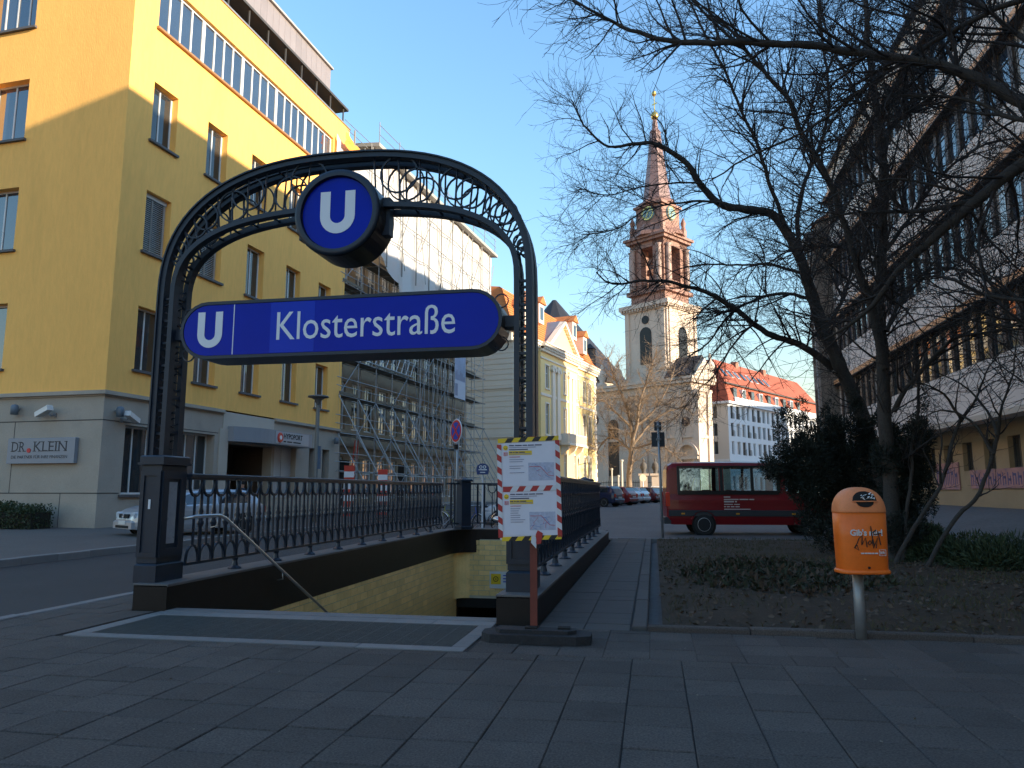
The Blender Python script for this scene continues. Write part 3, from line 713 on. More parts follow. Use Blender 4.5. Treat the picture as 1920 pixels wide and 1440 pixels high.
for x in (.2, .52, 1.2, 1.44, 1.55, 1.84, 2.14, 2.26, 2.57): b.box(x - .04, x + .1, -.167, -.161, .43 + .335, .43 + .36)
b.build('serif', m_ink, ks)
MB().lathe([(0, -.02), (.085, -.02), (.085, 0), (0, 0)], (.98, -.16, .47), 16, 'y', cap=False).build('red_dot', mat('dot_red', (.55, .02, .03), .4), ks)
o = obj('lettering', text_mesh('DIE PARTNER FÜR IHRE FINANZEN', height=.11, width=2.5), m_ink, ks, (.2, -.162, .18))
m_cam = mat('camera_white', (.6, .6, .58), .4, var=.03)
def cctv(label, p, rz, aim):
    t = thing('security_camera', label, 'security camera', p, rz, 'security cameras on the yellow building')
    MB().box(-.06, .06, -.05, 0, -.1, .06).build('wall_plate', m_galv, t)
    MB().tube([(0, -.03, -.02), (0, -.2, -.05), (aim * .06, -.26, .03)], .03, 6).build('arm', m_galv, t)
    b = MB(); b.bbox(-.4, .4, -.11, .11, 0, .2, .03); o = b.build('housing', m_cam, t, loc=(aim * .2, -.3, .02)); o.rotation_euler = (0, aim * .28, .25 * aim)
    o2 = MB().box(.38, .405, -.08, .08, .03, .17).build('lens', m_dark, o) if aim > 0 else MB().box(-.405, -.38, -.08, .08, .03, .17).build('lens', m_dark, o)
cctv('white security camera on the end wall above the grey company board', on_yb(-.01, 2.1, 4.2), RZE, -1)
cctv('white security camera on the street front just round the building corner', on_yb(.85, -.01, 4.05), R(90 - AZ_Y), 1)
def wlamp(label, p, rz):
    t = thing('wall_lamp', label, 'wall lamp', p, rz, 'small grey lamps on the yellow building')
    MB().box(-.03, .03, -.12, 0, -.03, .03).build('arm', m_galv, t)
    MB().lathe([(.13, -.22), (.14, .06), (.1, .14), (0, .16)], (0, -.22, 0), 12).build('housing', mat('lamp_grey', (.12, .15, .18), .5), t, True)
wlamp('small grey cylinder lamp on the end wall left of the white camera', on_yb(0, 3.75, 4.45), RZE)
wlamp('small grey cylinder lamp at the corner beside the street side camera', on_yb(.55, 0, 4.35), R(90 - AZ_Y))
wlamp('small grey cylinder lamp at the far street end of the building', on_yb(17.2, 0, 4.35), R(90 - AZ_Y))

# ------------------------------------------------------------------ building behind the scaffold
AZ_S = 6.5; E2 = yb.matrix_basis @ Vector((18.3, 0, 0)); E2.z = 0
RS = R(90 - AZ_S)
hb = thing('old_building', 'brown plaster building being renovated behind a scaffold', 'building', E2, RS)
m_brown = mat('brown_plaster', (.36, .28, .19), .9, var=.12, scale=.5, fine=.12, fscale=8, stain=((.09, .08, .07), .4, .58, .6))
HW = 26.0; Y0 = 1.9
srows = ((.9, 2.7), (5.4, 3.1), (10.0, 2.9), (14.4, 2.7)); scols = [.5 + 1.75 * k + .4 * (k // 2) for k in range(13)]
so_ = [(x, x + 1.32, z, z + h) for z, h in srows for x in scols if x < 24.6]
WF = lambda a, b, d: (a, Y0 + d, b)
b = MB(); b.wall(WF, -2, HW, 0, 22.5, so_, .25); b.quad((HW, Y0, 0), (HW, Y0 + 12, 0), (HW, Y0 + 12, 22.5), (HW, Y0, 22.5)); b.quad((-2, Y0, 22.5), (HW, Y0, 22.5), (HW, Y0 + 12, 22.5), (-2, Y0 + 12, 22.5)); b.build('wall', m_brown, hb)
b = MB()
for z in (4.3, 13.4): b.box(-2, HW, Y0 - .15, Y0 - .001, z, z + .3)
b.build_each('string_course', m_brown, hb)
m_glass_s = glass('sky_reflection_glass', (.16, .18, .2), ior=2.6)  # lighter base colour stands in for the reflected bright sky
m_frame_o = mat('old_white_frame', (.78, .78, .74), .5, var=.06)
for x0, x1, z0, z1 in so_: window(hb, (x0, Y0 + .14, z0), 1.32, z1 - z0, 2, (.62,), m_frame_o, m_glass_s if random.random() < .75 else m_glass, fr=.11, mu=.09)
for k, x in enumerate((3.1, 11.6)): MB().box(x, x + 1.2, Y0 - .03, Y0 + .02, 0, 3.4).build('doorway', m_dark, hb)

sf = thing('scaffold', 'galvanised tube scaffold with plank decks in front of the brown building', 'scaffold', E2, RS)
lv = (.5, 2.6, 4.85, 7.1, 9.4, 11.7, 14.0, 16.3, 18.6, 20.9, 23.2)
SXS = [-.6 + 2.35 * k for k in range(12)]
def T(name, a, b_, r=.04, m=m_galv): return MB().tube([a, b_], r * .72, 5, False).build(name, m, sf)
for x in SXS:
    for y in (0, 1.15):
        T('standard', (x, y, 0), (x, y, 23.6), .045)
    for z in lv: T('transom', (x, -.2, z), (x, 1.4, z), .035)
for z in lv:
    for y in (0, 1.15): T('ledger', (SXS[0] - .3, y, z), (SXS[-1] + .6, y, z))
    for dz in (.55, 1.05): T('guard_rail', (SXS[0] - .3, -.03, z + dz), (SXS[-1] + .5, -.03, z + dz), .034)
m_plank = mat('scaffold_plank', (.17, .14, .1), .85, var=.3, scale=3, stretch=(1, 1, .3))
for z in lv[2:8]:
    for k in range(11):
        for q in range(2): MB().box(SXS[k] + .05, SXS[k + 1] - .05, .1 + q * .52, .58 + q * .52, z + .05, z + .085).build('plank', m_plank, sf)
        if z > 6 and k % 3 != 1: MB().box(SXS[k] + .03, SXS[k + 1] - .03, -.075, -.04, z + .06, z + .22).build('toe_board', m_plank, sf)
for k in range(11):
    for j in range(len(lv) - 4):
        if (k + j) % 3 == 0: T('brace', (SXS[k], -.05, lv[j]), (SXS[k + 1], -.05, lv[j + 1]), .034)
for k in range(12):                      # raking struts down to an outer ledger
    x = SXS[k]
    if 4 < k < 8: T('raker', (x, -.05, 7.05), (x + .4, -1.9, 2.6), .045); continue
    T('raker', (x, -.05, 7.05), (x + .6, -2.5, 2.3), .05); T('outer_standard', (x + .6, -2.5, 0), (x + .6, -2.5, 2.6), .045); T('raker', (x, -.05, 4.8), (x + .6, -2.5, .5), .04)
for z in (.6, 2.35): T('outer_ledger', (SXS[0], -2.5, z), (SXS[-1] + .7, -2.5, z), .04)
for (xa, xb, z) in ((.2, 9.4, 9.5), (.2, 9.4, 10.9)):
    T('girder_chord', (xa, -.35, z), (xb, -.35, z), .05); T('girder_chord', (xa, -.35, z + 1.0), (xb, -.35, z + 1.0), .05)
    for k in range(12): x = xa + (xb - xa) * k / 12; T('girder_web', (x, -.35, z), (x + .6, -.35, z + 1.0), .04, mat('bright_galv', (.6, .6, .58), .5))
for k in range(26):                      # denser lattice in the middle of the front
    x = 9.6 + (k % 9) * .72; z = lv[2 + k % 6]
    T('brace', (x, -.25 - .1 * (k % 3), z - .1), (x + random.choice((-.9, .8, 1.3)), -.3, z + 2.4), .032)
for k in range(8): x = 10 + k * .8; T('inner_standard', (x, -.5, .2), (x, -.5, 16), .032)
tr_ = mat('roof_sheet', (.33, .31, .28), .6, var=.1)
rf = MB(); rf.prism([(-.9, 23.75), (-.9, 24.0), (12, 25.4), (12, 25.1)], 'x', 2.0, HW + .8)
rf.build('temporary_roof', tr_, sf)
for k in range(9):
    x = 2.2 + k * 3.0; T('roof_post', (x, -.8, 23.9), (x, -.8, 25.5), .05)
for dz in (.75, 1.4): T('roof_rail', (2.2, -.8, 23.9 + dz), (26.5, -.8, 23.9 + dz), .035)
# protective sheeting
st = MB(); nx, nz_ = 90, 16
for i in range(nx + 1):
    for j in range(nz_ + 1):
        u = i / nx; x = -2.2 + 28.6 * u; bay = (x / 2.35) % 1
        zb = 16.4 + .5 * math.sin(x * .7) + .35 * math.sin(x * 1.9 + 1) - (1.0 if 6 < x < 11.5 else 0) - .25 * math.sin(math.pi * bay); zt = 23.75 if x > 2 else 22.6 - .3 * math.sin(x * 3); z = zb + (zt - zb) * j / nz_
        y = -.28 - .1 * math.sin(math.pi * bay) + .12 * noise.noise((x * .8, z * .5, 1)) + .05 * noise.noise((x * 3, z * 2, 4)) - .25 * (1 - j / nz_) ** 3 * (.5 + .5 * math.sin(x * 1.3))
        st.v.append((x, y, z))
for i in range(nx):
    for j in range(nz_):
        k = i * (nz_ + 1) + j; st.f.append((k, k + nz_ + 1, k + nz_ + 2, k + 1))
o = st.build('scaffold_sheeting', sheet_mat('white_sheeting', (.72, .7, .68)), None, True, E2, RS)
tag(o, 'white plastic sheeting wrapped round the top of the scaffold', 'sheeting')
ct = MB()
for k in range(7):
    x = 1.5 + k * 3.6; ct.tube([(x, -.62, 23.7), (x + .7 * math.sin(k), -.72, 20), (x + 1.4, -.75, 16.6)], .03, 4); ct.tube([(x + .6, -.66, 16.9 + k % 3), (x + 3.2, -.66, 22.8)], .035, 4)
for k in range(12): x = -.6 + 2.35 * k; ct.box(x - .04, x + .04, -.6, -.53, 16.2, 23.6)
for z in (18.2, 20.1, 21.9): ct.tube([(-1.5 + q * 1.5, -.6 + .06 * math.sin(q * 2.3 + z), z + .05 * math.sin(q * 1.7)) for q in range(19)], .035, 4)
c_ = ct.build('lashing', mat('rope_grey', (.25, .24, .22), .8), o)
fb = MB(); 
for i in range(9):
    for j in range(7):
        fb.v.append((-1.9 + i * .22, -.7 - .15 * noise.noise((i * .5, j * .5, 2)), 22.0 + j * .14 - (i * .05) + .2 * noise.noise((i, j * .4, 7))))
for i in range(8):
    for j in range(6): fb.f.append((i * 7 + j, i * 7 + 7 + j, i * 7 + 8 + j, i * 7 + j + 1))
o = fb.build('loose_tarpaulin', mat('orange_tarp', (.8, .32, .05), .6), None, True, E2, RS); tag(o, 'loose orange tarpaulin at the top corner next to the yellow building', 'tarpaulin')
# banner on the scaffold
bn = thing('banner', 'pale blue picture banner hung on the scaffold', 'banner', hb.matrix_basis @ Vector((16.9, -.45, 9.0)), RS)
MB().box(0, 2.5, -.02, 0, 0, 4.2).build('cloth', mat('banner_white', (.5, .52, .58), .6, var=.04), bn)
MB().box(.08, 2.42, -.026, -.021, 1.5, 4.1).build('picture', mat('banner_picture', (.27, .33, .45), .6, var=.25, scale=1.2), bn)
b = MB()
for k in range(9): x = .15 + k * .25; b.box(x, x + .18, -.03, -.027, 1.55, 1.9 + .5 * random.random())
b.build('skyline', mat('banner_dark', (.2, .22, .3), .6), bn); MB().box(.12, .7, -.03, -.021, .2, 1.2).build('logo_field', mat('banner_dark', (.2, .22, .3), .6), bn)
# ladder and warning boards at the scaffold entrance
ld = thing('ladder', 'red ladder leaning inside the lower scaffold bay', 'ladder', sf.matrix_basis @ Vector((2.2, .5, 0)), RS)
m_red = mat('signal_red', (.55, .035, .02), .45, var=.05)
for dx in (0, .4): MB().tube([(dx - .5, 0, .1), (dx + .3, 0, 4.6)], .035, 5).build('stile', m_red, ld)
for k in range(14): f = k / 14; MB().tube([(-.5 + .8 * f, 0, .3 + 4.2 * f), (-.1 + .8 * f, 0, .3 + 4.2 * f)], .02, 5).build('rung', m_red, ld)
for (u, v0, Y, l) in ((655, 873, 37, 'red and white striped warning board nearer to the yellow building'), (718, 880, 38.5, 'red and white striped warning board in front of the scaffold front')):
    p = at(u, v0, Y); gz_ = gh(p.x, p.y); t = thing('warning_board', l, 'warning board', (p.x, p.y, gz_), YAW, 'red and white warning boards at the scaffold')
    H = p.z - gz_; n = 9; sh_ = H / n
    MB().box(-.05, .05, .03, .1, 0, H).build('post', m_galv, t)
    for k in range(n): MB().box(-.26, .26, -.02, .02, k * sh_ + .002, (k + 1) * sh_ - .002).build('stripe', m_red if k % 2 == 0 else m_white, t)
    MB().box(-.35, .35, -.2, .2, -.02, .12).build('foot', m_dark, t)
# ------------------------------------------------------------------ palace
AZ_P = 13.7; KP = on_ground(962, 939.6, .4); RP = R(90 - AZ_P)
pp = thing('palace', 'baroque yellow palace with pediment, pilasters and orange mansard roof', 'building', (KP.x, KP.y, 0), RP)
m_py = mat('palace_yellow', (.82, .6, .27), .9, var=.04, scale=.3)
m_cream = mat('cream_stucco', (.74, .65, .53), .9, var=.05, scale=.4)
m_tileo = mat('orange_roof_tile', (.5, .17, .05), .85, var=.15, scale=1.2, fine=.3, fscale=2.5, stretch=(1, 1, 6))
PL, PD, PE = 27.8, 13.0, 17.4
pcx = (2.2, 5.0, 7.85, 13.7, 17.1, 19.55, 22.2, 24.5)
pro = ((2.9, 5.7, .85), (7.75, 11.2, 1.0), (13.0, 15.6, 1.0))
off = lambda x: -.5 if 6.4 < x < 19.0 else 0.0
ops = [(x, x + w, z0, z1) for x in pcx for z0, z1, w in pro]
b = MB()
b.wall(lambda a, c, d: (a, d, c), 0, 6.4, .2, PE, [o for o in ops if o[0] < 6], .2)
b.wall(lambda a, c, d: (a, d - .5, c), 6.4, 19.0, .2, PE, [o for o in ops if 6.4 < o[0] < 19], .2)
b.wall(lambda a, c, d: (a, d, c), 19.0, PL, .2, PE, [o for o in ops if o[0] > 19], .2)
for x in (6.4, 19.0): b.quad((x, -.5, .2), (x, 0, .2), (x, 0, PE), (x, -.5, PE))
b.quad((PL, 0, 0), (PL, PD, 0), (PL, PD, PE), (PL, 0, PE)); b.quad((0, PD, 0), (PL, PD, 0), (PL, PD, PE), (0, PD, PE)); b.build('wall', m_py, pp)
b = MB(); b.quad((0, 0, 0), (0, PD, 0), (0, PD, PE), (0, 0, PE)); 
for k in range(30): b.box(-.05, 0, .0, PD, .5 + k * .565, .98 + k * .565)
b.build('gable_wall', m_cream, pp)
b = MB()
for y0, y1, x0, x1 in ((-.06, 0, -.05, 1.0), (-.06, 0, 26.9, PL + .05)):
    for k in range(30): b.box(x0, x1 - (.25 if k % 2 else 0), y0, y1, .5 + k * .565, .98 + k * .565)
b.build('quoin', m_cream, pp)
b = MB()
for (x0, x1, y) in ((-.12, 6.4, 0), (6.4, 19.0, -.5), (19.0, PL + .12, 0)):
    b.box(x0, x1, y - .05, y, .2, 1.6); b.box(x0, x1, y - .12, y - .0, 6.9, 7.25); b.box(x0, x1, y - .08, y, 12.0, 12.3)
    b.box(x0, x1, y - .3, y, 17.0, 17.25); b.box(x0, x1, y - .6, y, 17.55, 17.85); b.box(x0, x1, y - .1, y, 16.2, 16.4)
    b.box(x0, x1, y - .75, y, 17.851, 18.0)
b.box(-.35, 0, 0, PD, 17.0, 18.0); b.box(-.15, -.051, 0, PD, 12.0, 12.3); b.box(-.15, -.051, 0, PD, 6.9, 7.25)
b.build('cornice', m_cream, pp)
b = MB()
for k in range(56):
    x = .2 + k * .5; b.box(x, x + .24, off(x) - .5, off(x) - .28, 17.251, 17.549)
b.build('dentils', m_cream, pp)
for o in ops:
    y = off(o[0]); window(pp, (o[0], y + .12, o[2]), o[1] - o[0], o[3] - o[2], 2, (.66,), m_frame_w, m_glass_b, fr=.08, mu=.07)
    s = MB(); s.box(o[0] - .16, o[0], y - .05, y - .001, o[2] - .05, o[3] + .16); s.box(o[1], o[1] + .16, y - .05, y - .001, o[2] - .05, o[3] + .16); s.box(o[0], o[1], y - .05, y - .001, o[3], o[3] + .16); s.box(o[0] - .2, o[1] + .2, y - .12, y - .001, o[2] - .2, o[2] - .052)
    s.build('window_surround', m_cream, pp)
for x in (9.6, 11.2, 15.2, 16.5):
    s = MB(); s.box(x, x + .85, -.72, -.501, 7.9, 15.0); s.box(x - .08, x + .93, -.78, -.5, 7.25, 7.9)
    s.build('pilaster', m_cream, pp)
    c = MB(); c.box(x - .12, x + .97, -.82, -.5, 15.45, 15.8); c.box(x - .02, x + .87, -.76, -.5, 15.0, 15.45)
    for q in (x - .03, x + .88): c.lathe([(0, -.84), (.24, -.84), (.24, -.5), (0, -.5)], (q, 0, 15.3), 10, 'y', cap=False)
    c.build('capital', m_cream, pp)
s = MB(); s.prism([(8.9, 18.001), (18.3, 18.001), (13.6, 21.3)], 'y', -.45, 1.5); s.build('pediment', m_py, pp)
s = MB()
for (x0, x1) in ((8.5, 13.6), (18.7, 13.6)):
    s.sweep([(x0, -.55, 18.05), (x1, -.55, 21.65)], (0, 1, 0), .7, .38)
    for k in range(9): f = (k + .7) / 10; s.box(x0 + (x1 - x0) * f - .14, x0 + (x1 - x0) * f + .14, -.75, -.45, 17.75 + 3.6 * f, 18.0 + 3.6 * f)
s.build('pediment_cornice', m_cream, pp)
MB().prism([(8.4, 18.05), (18.8, 18.05), (13.6, 21.9)], 'y', -.2, 3.2).build('pediment_roof', mat('zinc_grey', (.25, .25, .27), .5, metal=.3), pp)
r_ = MB(); e = (-.6, 18.02); h1 = (2.6, 23.6); rd = (PD / 2, 24.6)
pr = [(-.7, 18.0), (.2, 18.7), (2.2, 23.4), (2.8, 23.8), (PD / 2, 24.7), (PD - 2.8, 23.8), (PD - 2.2, 23.4), (PD - .2, 18.7), (PD + .7, 18.0)]
n = len(pr); hip = [(-.5, 0), (.3, 0), (2.0, 0), (2.6, 0), (4.0, 0), (2.6, 0), (2.0, 0), (.3, 0), (-.5, 0)]
vs = [(hip[k][0], p[0], p[1]) for k, p in enumerate(pr)] + [(PL - hip[k][0], p[0], p[1]) for k, p in enumerate(pr)]
r_.add(vs, [(k, k + 1, n + k + 1, n + k) for k in range(n - 1)] + [tuple(range(n)), tuple(range(n, 2 * n))]); r_.build('roof', m_tileo, pp)
tb = MB()
for k in range(14):
    f = k / 14; tb.box(.3 + 1.8 * f, PL - .3 - 1.8 * f, .2 + 2.0 * f - .06, .2 + 2.0 * f, 18.7 + 4.7 * f, 18.7 + 4.7 * f + .05)
stuff(tb.build('tile_courses', m_tileo, pp))
for x, z in ((3.0, 19.3), (7.0, 20.4), (18.3, 20.6), (22.4, 19.4)):
    d = MB(); d.box(x, x + 1.5, -.1, 2.4, z, z + 2.3); dm = d.build('dormer', m_cream, pp)
    MB().prism([(x - .25, z + 2.3), (x + 1.75, z + 2.3), (x + .75, z + 3.2)], 'y', -.35, 2.8).build('dormer_roof', m_tileo, dm)
    MB().box(x + .3, x + 1.2, -.14, -.101, z + .4, z + 1.9).build('dormer_window', m_glass_b, dm)
for x in (1.2, 14.8): MB().box(x, x + 1.6, 5, 6.2, 23, 26.6).build('chimney', mat('chimney_brick', (.3, .15, .1), .9, var=.2, scale=3), pp)
bl = MB(); bl.box(12.2, 18.4, -1.75, -.51, 6.75, 7.0); bl.box(12.2, 18.4, -1.75, -1.63, 7.95, 8.1)
for k in range(22): bl.box(12.3 + k * .28, 12.42 + k * .28, -1.74, -1.64, 7.0, 7.95)
for x in (12.2, 18.3): bl.box(x, x + .1, -1.62, -.51, 7.0, 8.1)
for x in (12.6, 15.2, 17.6): bl.prism([(-.5, 5.6), (-.5, 6.749), (-1.6, 6.749), (-1.3, 6.2)], 'x', x, x + .4)
bl.build('balcony', m_cream, pp)
ln = thing('lantern', 'old wall lantern on a bracket at the palace front', 'wall lamp', pp.matrix_basis @ Vector((18.7, -.6, 4.6)), RP)
MB().tube([(0, .1, 0), (0, -.7, .2), (0, -1.2, .3)], .04, 5).build('bracket', m_iron, ln)
MB().lathe([(.12, .3), (.28, .9), (.3, .95), (.05, 1.2)], (0, -1.2, 0), 6).build('lamp_glass', mat('lantern_glass', (.3, .3, .26), .2), ln)

# ------------------------------------------------------------------ church
TH_ = R(36); TC = at(1243, 900, 123)
ch = thing('church', 'baroque church with square tower, copper belfry and tall spire', 'church', (1.9, 123, 0), -TH_)   # local -y faces front left
m_ct = mat('church_stone', (.6, .49, .39), .9, var=.09, scale=.25, fine=.08, fscale=3, stain=((.38, .31, .25), .3, .58, .5))
m_cop = mat('copper_brown', (.3, .16, .115), .55, var=.15, scale=.6, stain=((.13, .1, .08), .6, .6, .5))
m_slate = mat('slate_roof', (.024, .025, .03), .6, var=.15, scale=.5, fine=.2, fscale=3)
m_gold = mat('gilding', (.85, .55, .15), .25, metal=.9)
S = 4.15; m_glass_c = glass('church_glass', (.03, .03, .032), ior=1.25, rough=.2)
b = MB(); b.box(-S, S, -S, S, 0, 31); b.build('tower', m_ct, ch)
b = MB(); b.box(-S - .35, S + .35, -S - .35, S + .35, 18.5, 19.3); b.box(-S - .3, S + .3, -S - .3, S + .3, 30.2, 30.7); b.box(-S - .7, S + .7, -S - .7, S + .7, 30.7, 31.4)
for sx in (-1, 1):
    for q in (-S + .35, S - .95):
        b.box(q, q + .6, sx * S - (.25 if sx < 0 else 0), sx * S + (.25 if sx > 0 else 0), 19.3, 30.2); b.box(sx * S - (.25 if sx < 0 else 0), sx * S + (.25 if sx > 0 else 0), q, q + .6, 19.3, 30.2)
for k in range(16): 
    x = -S - .4 + k * .57; b.box(x, x + .28, -S - .6, -S - .3, 30.35, 30.7); b.box(S + .3, S + .6, x, x + .28, 30.35, 30.7)
b.build('tower_cornice', m_ct, ch)
def arch_win(x, z, w, h, y, d=.12):
    p = [(x - w / 2, z), (x + w / 2, z)] + [(x + w / 2 * math.cos(math.pi * k / 8), z + h - w / 2 + w / 2 * math.sin(math.pi * k / 8)) for k in range(9)]
    return MB().prism(p, 'y', y - d, y + .05)
arch_win(0, 21.5, 2.2, 6.0, -S - .01).build('tower_window', m_glass_c, ch)
o = arch_win(0, 21.5, 2.2, 6.0, -S - .01).build('tower_window', m_glass_c, ch, rz=math.pi / 2)
MB().lathe([(0, -.1), (.7, -.1), (.7, .05)], (0, -S, 28.7), 14, 'y', cap=False).build('oculus', m_glass_c, ch)
# belfry
Bq = 3.35
b = MB(); b.box(-Bq, Bq, -Bq, Bq, 31.4, 34.0)
for sx in (-1, 1):
    for sy in (-1, 1):
        b.box(sx * Bq - (2.15 if sx > 0 else 0), sx * Bq + (2.15 if sx < 0 else 0), sy * Bq - (2.15 if sy > 0 else 0), sy * Bq + (2.15 if sy < 0 else 0), 34.001, 42)
b.box(-Bq, Bq, -Bq, Bq, 41.0, 43); b.build('belfry', m_cop, ch)
cl_ = MB().lathe([(.5, 0), (.42, .5), (.42, 6.2), (.36, 6.6), (.55, 7.0)], n=10).mesh('column', True); cl_.materials.append(mat('belfry_column', (.38, .27, .22), .7, var=.1))
for sx in (-1, 1):
    for sy in (-1, 1):
        obj('column', cl_, None, ch, (sx * (Bq + .35), sy * (Bq - .75), 34)); obj('column', cl_, None, ch, (sx * (Bq - .75), sy * (Bq + .35), 34))
b = MB(); b.box(-Bq - .5, Bq + .5, -Bq - .5, Bq + .5, 42.0, 42.5); b.box(-Bq - .85, Bq + .85, -Bq - .85, Bq + .85, 42.5, 42.9); b.box(-Bq - .55, Bq + .55, -Bq - .55, Bq + .55, 33.2, 33.8); b.build_each('belfry_cornice', m_cop, ch)
for k in range(4):
    MB().lathe([(.1, .9), (.5, .8), (.6, .3), (.8, 0)], (random.uniform(-1, 1), random.uniform(-1, 1), 37 + .9 * k), 10).build('bell', m_cop, ch, True)
b = MB()
for k in range(9): b.box(-1.7 + k * .42, -1.55 + k * .42, -Bq + .3, -Bq + .45, 34, 35.2); b.box(Bq - .45, Bq - .3, -1.7 + k * .42, -1.55 + k * .42, 34, 35.2)
b.box(-1.8, 1.8, -Bq + .25, -Bq + .5, 35.2, 35.4); b.box(Bq - .5, Bq - .25, -1.8, 1.8, 35.2, 35.4); b.build('balustrade', m_cop, ch)
Cq = 2.55
b = MB(); b.box(-Cq, Cq, -Cq, Cq, 43.2, 48.6); b.lathe([(4.9, 42.9), (4.6, 43.6), (3.9, 44.2), (3.7, 45.0)], (0, 0, 0), 8); b.lathe([(3.5, 48.7), (3.2, 49.2), (2.8, 49.5)], (0, 0, 0), 8); b.box(-Cq - .35, Cq + .35, -Cq - .35, Cq + .35, 48.3, 48.7)
for sx in (-1, 1):
    for sy in (-1, 1): b.lathe([(.5, 43.2), (.55, 44.5), (.3, 45.2), (.45, 45.9), (.1, 46.8)], (sx * (Cq + .45), sy * (Cq + .45), 0), 8)
b.build('clock_stage', m_cop, ch)
m_dial = mat('dial_green', (.2, .34, .36), .5, var=.1)
for rz in (0, math.pi / 2):
    ck_ = MB().lathe([(0, -.25), (1.15, -.25), (1.25, -.05), (1.25, .05)], (0, -Cq - .05, 47.0), 24, 'y', cap=False).build('clock', m_dial, ch, rz=rz)
    h = MB(); h.ring((0, -Cq - .31, 47.0), 1.08, (0, 1, 0), .06, .12, 24); h.sweep([(0, -Cq - .32, 47.0), (.55, -Cq - .32, 47.5)], (0, 1, 0), .05, .14); h.sweep([(0, -Cq - .34, 47.0), (-.4, -Cq - .34, 46.0)], (0, 1, 0), .05, .1)
    for k in range(12): a = k * math.pi / 6; h.box(.92 * math.cos(a) - .06, .92 * math.cos(a) + .06, -Cq - .33, -Cq - .28, 47.0 + .92 * math.sin(a) - .06, 47.0 + .92 * math.sin(a) + .06)
    h.build('clock_hands', m_gold, ck_)
b = MB(); b.lathe([(2.9, 48.7), (2.55, 49.3), (2.35, 50.0), (1.4, 57.4), (.9, 62.0), (1.0, 62.15), (.55, 62.8), (.4, 64.4)], n=8); b.build('spire', mat('spire_copper', (.27, .17, .15), .5, var=.12, scale=.5), ch)
b = MB(); b.lathe([(.05, 64.3), (.55, 64.7), (.68, 65.2), (.55, 65.7), (.08, 66.1)], n=12); b.build('ball', m_gold, ch, True)
b = MB(); b.lathe([(.1, 66), (.09, 68.8)], n=6); b.lathe([(.05, 68.7), (.4, 69.1), (.4, 69.5), (.05, 69.9)], n=8); b.box(-.5, .5, -.04, .04, 67.3, 67.5); b.build('weather_cross', m_gold, ch)
# west block and nave
BX0, BX1, BY0, BY1, BZ = -15.5, 9.4, -6.2, -1.0, 17.4
b = MB(); b.box(BX0, BX1, BY0, BY1, 0, BZ); b.build('west_block', m_ct, ch)
b = MB()
for z0, z1, p in ((16.2, 16.6, .25), (17.4, 17.9, .6), (17.9, 18.3, .8), (9.2, 9.6, .2), (0, 1.4, .2)): b.box(BX0 - p, BX1 + p, BY0 - p, BY1 + p, z0, z1)
for x in (-15.3, -11.2, -7.4, -3.2, .2, 3.9, 6.6, 9.6): b.box(x, x + 1.1, BY0 - .3, BY0, 1.4, 16.2)
for y in (-6.0, -2.2): b.box(BX1, BX1 + .3, y, y + 1.1, 1.4, 16.2)
b.box(-S - .5, S + .5, -S - .5, S + .5, 18.3, 19.0)
b.build('pilaster_order', m_ct, ch)
for x in (-13.2, -5.3): 
    arch_win(x, 3.8, 1.9, 9.0, BY0 - .01).build('tall_window', m_glass_c, ch)
MB().lathe([(0, -.15), (.8, -.15), (.95, 0)], (-9.3, BY0, 13.0), 16, 'y', cap=False).build('oculus', mat('oculus_dark', (.09, .06, .05), .6), ch)
PX = 8.7
pt = arch_win(PX, .8, 1.7, 4.2, BY0 - .02, .15); pt.build('portal_door', m_dark, ch)
b = MB(); b.ring((PX, BY0 - .35, 6.6), 1.7, (0, 1, 0), .6, .4, 14, -math.pi, 0, (1, 0, 0)); b.box(PX - 1.8, PX + 1.8, BY0 - .6, BY0, 6.0, 6.4); b.box(PX - 1.5, PX - 1.0, BY0 - .45, BY0, .8, 6.0); b.box(PX + 1.0, PX + 1.5, BY0 - .45, BY0, .8, 6.0)
b.build('portal', m_ct, ch)
MB().lathe([(0, -.12), (.62, -.12), (.75, 0)], (PX - .4, BY0, 11.6), 16, 'y', cap=False).build('oval_window', mat('oculus_dark', (.09, .06, .05), .6), ch)
g = MB(); g.prism([(-6.6, 18.3), (-.6, 18.3), (-3.6, 21.2)], 'x', BX1 - 5, BX1 + .9); g.build('gable', m_ct, ch)
g = MB(); g.sweep([(BX1 - 1.8, -7.0, 18.3), (BX1 - 1.8, -3.6, 21.6), (BX1 - 1.8, -.2, 18.3)], (1, 0, 0), 4.6, .3); g.build('gable_roof', m_slate, ch)
ur = MB()
for (x, y) in ((-8, -5.6), (-4.6, -5.7), (4.6, -5.6), (9.8, -1.4)): ur.lathe([(.7, 18.3), (.8, 18.9), (.35, 19.2), (.75, 20.1), (.6, 20.8), (.2, 21.2), (.3, 21.7), (.05, 22.3)], (x, y, 0), 8)
ur.build('roof_urn', m_ct, ch, True)
nv = at(1042, 900, 141); nvl = ch.matrix_basis.inverted() @ Vector((nv.x, nv.y, 0))
b = MB(); b.lathe([(13.5, 0), (13.5, 21.5)], (nvl.x, nvl.y, 0), 24); b.build('nave', m_ct, ch, True)
b = MB(); b.lathe([(14.2, 20.6), (14.4, 21.4), (14.0, 21.5), (0.4, 38.2), (0, 38.2)], (nvl.x, nvl.y, 0), 12); b.build('nave_roof', m_slate, ch)
b = MB(); q = ch.matrix_basis.inverted() @ at(1106, 655, 131); b.box(q.x - .7, q.x + .7, q.y - .7, q.y + .7, q.z - 3.5, q.z); b.lathe([(1.2, q.z), (.15, q.z + 1.0)], (q.x, q.y, 0), 6); b.build('roof_turret', m_slate, ch)
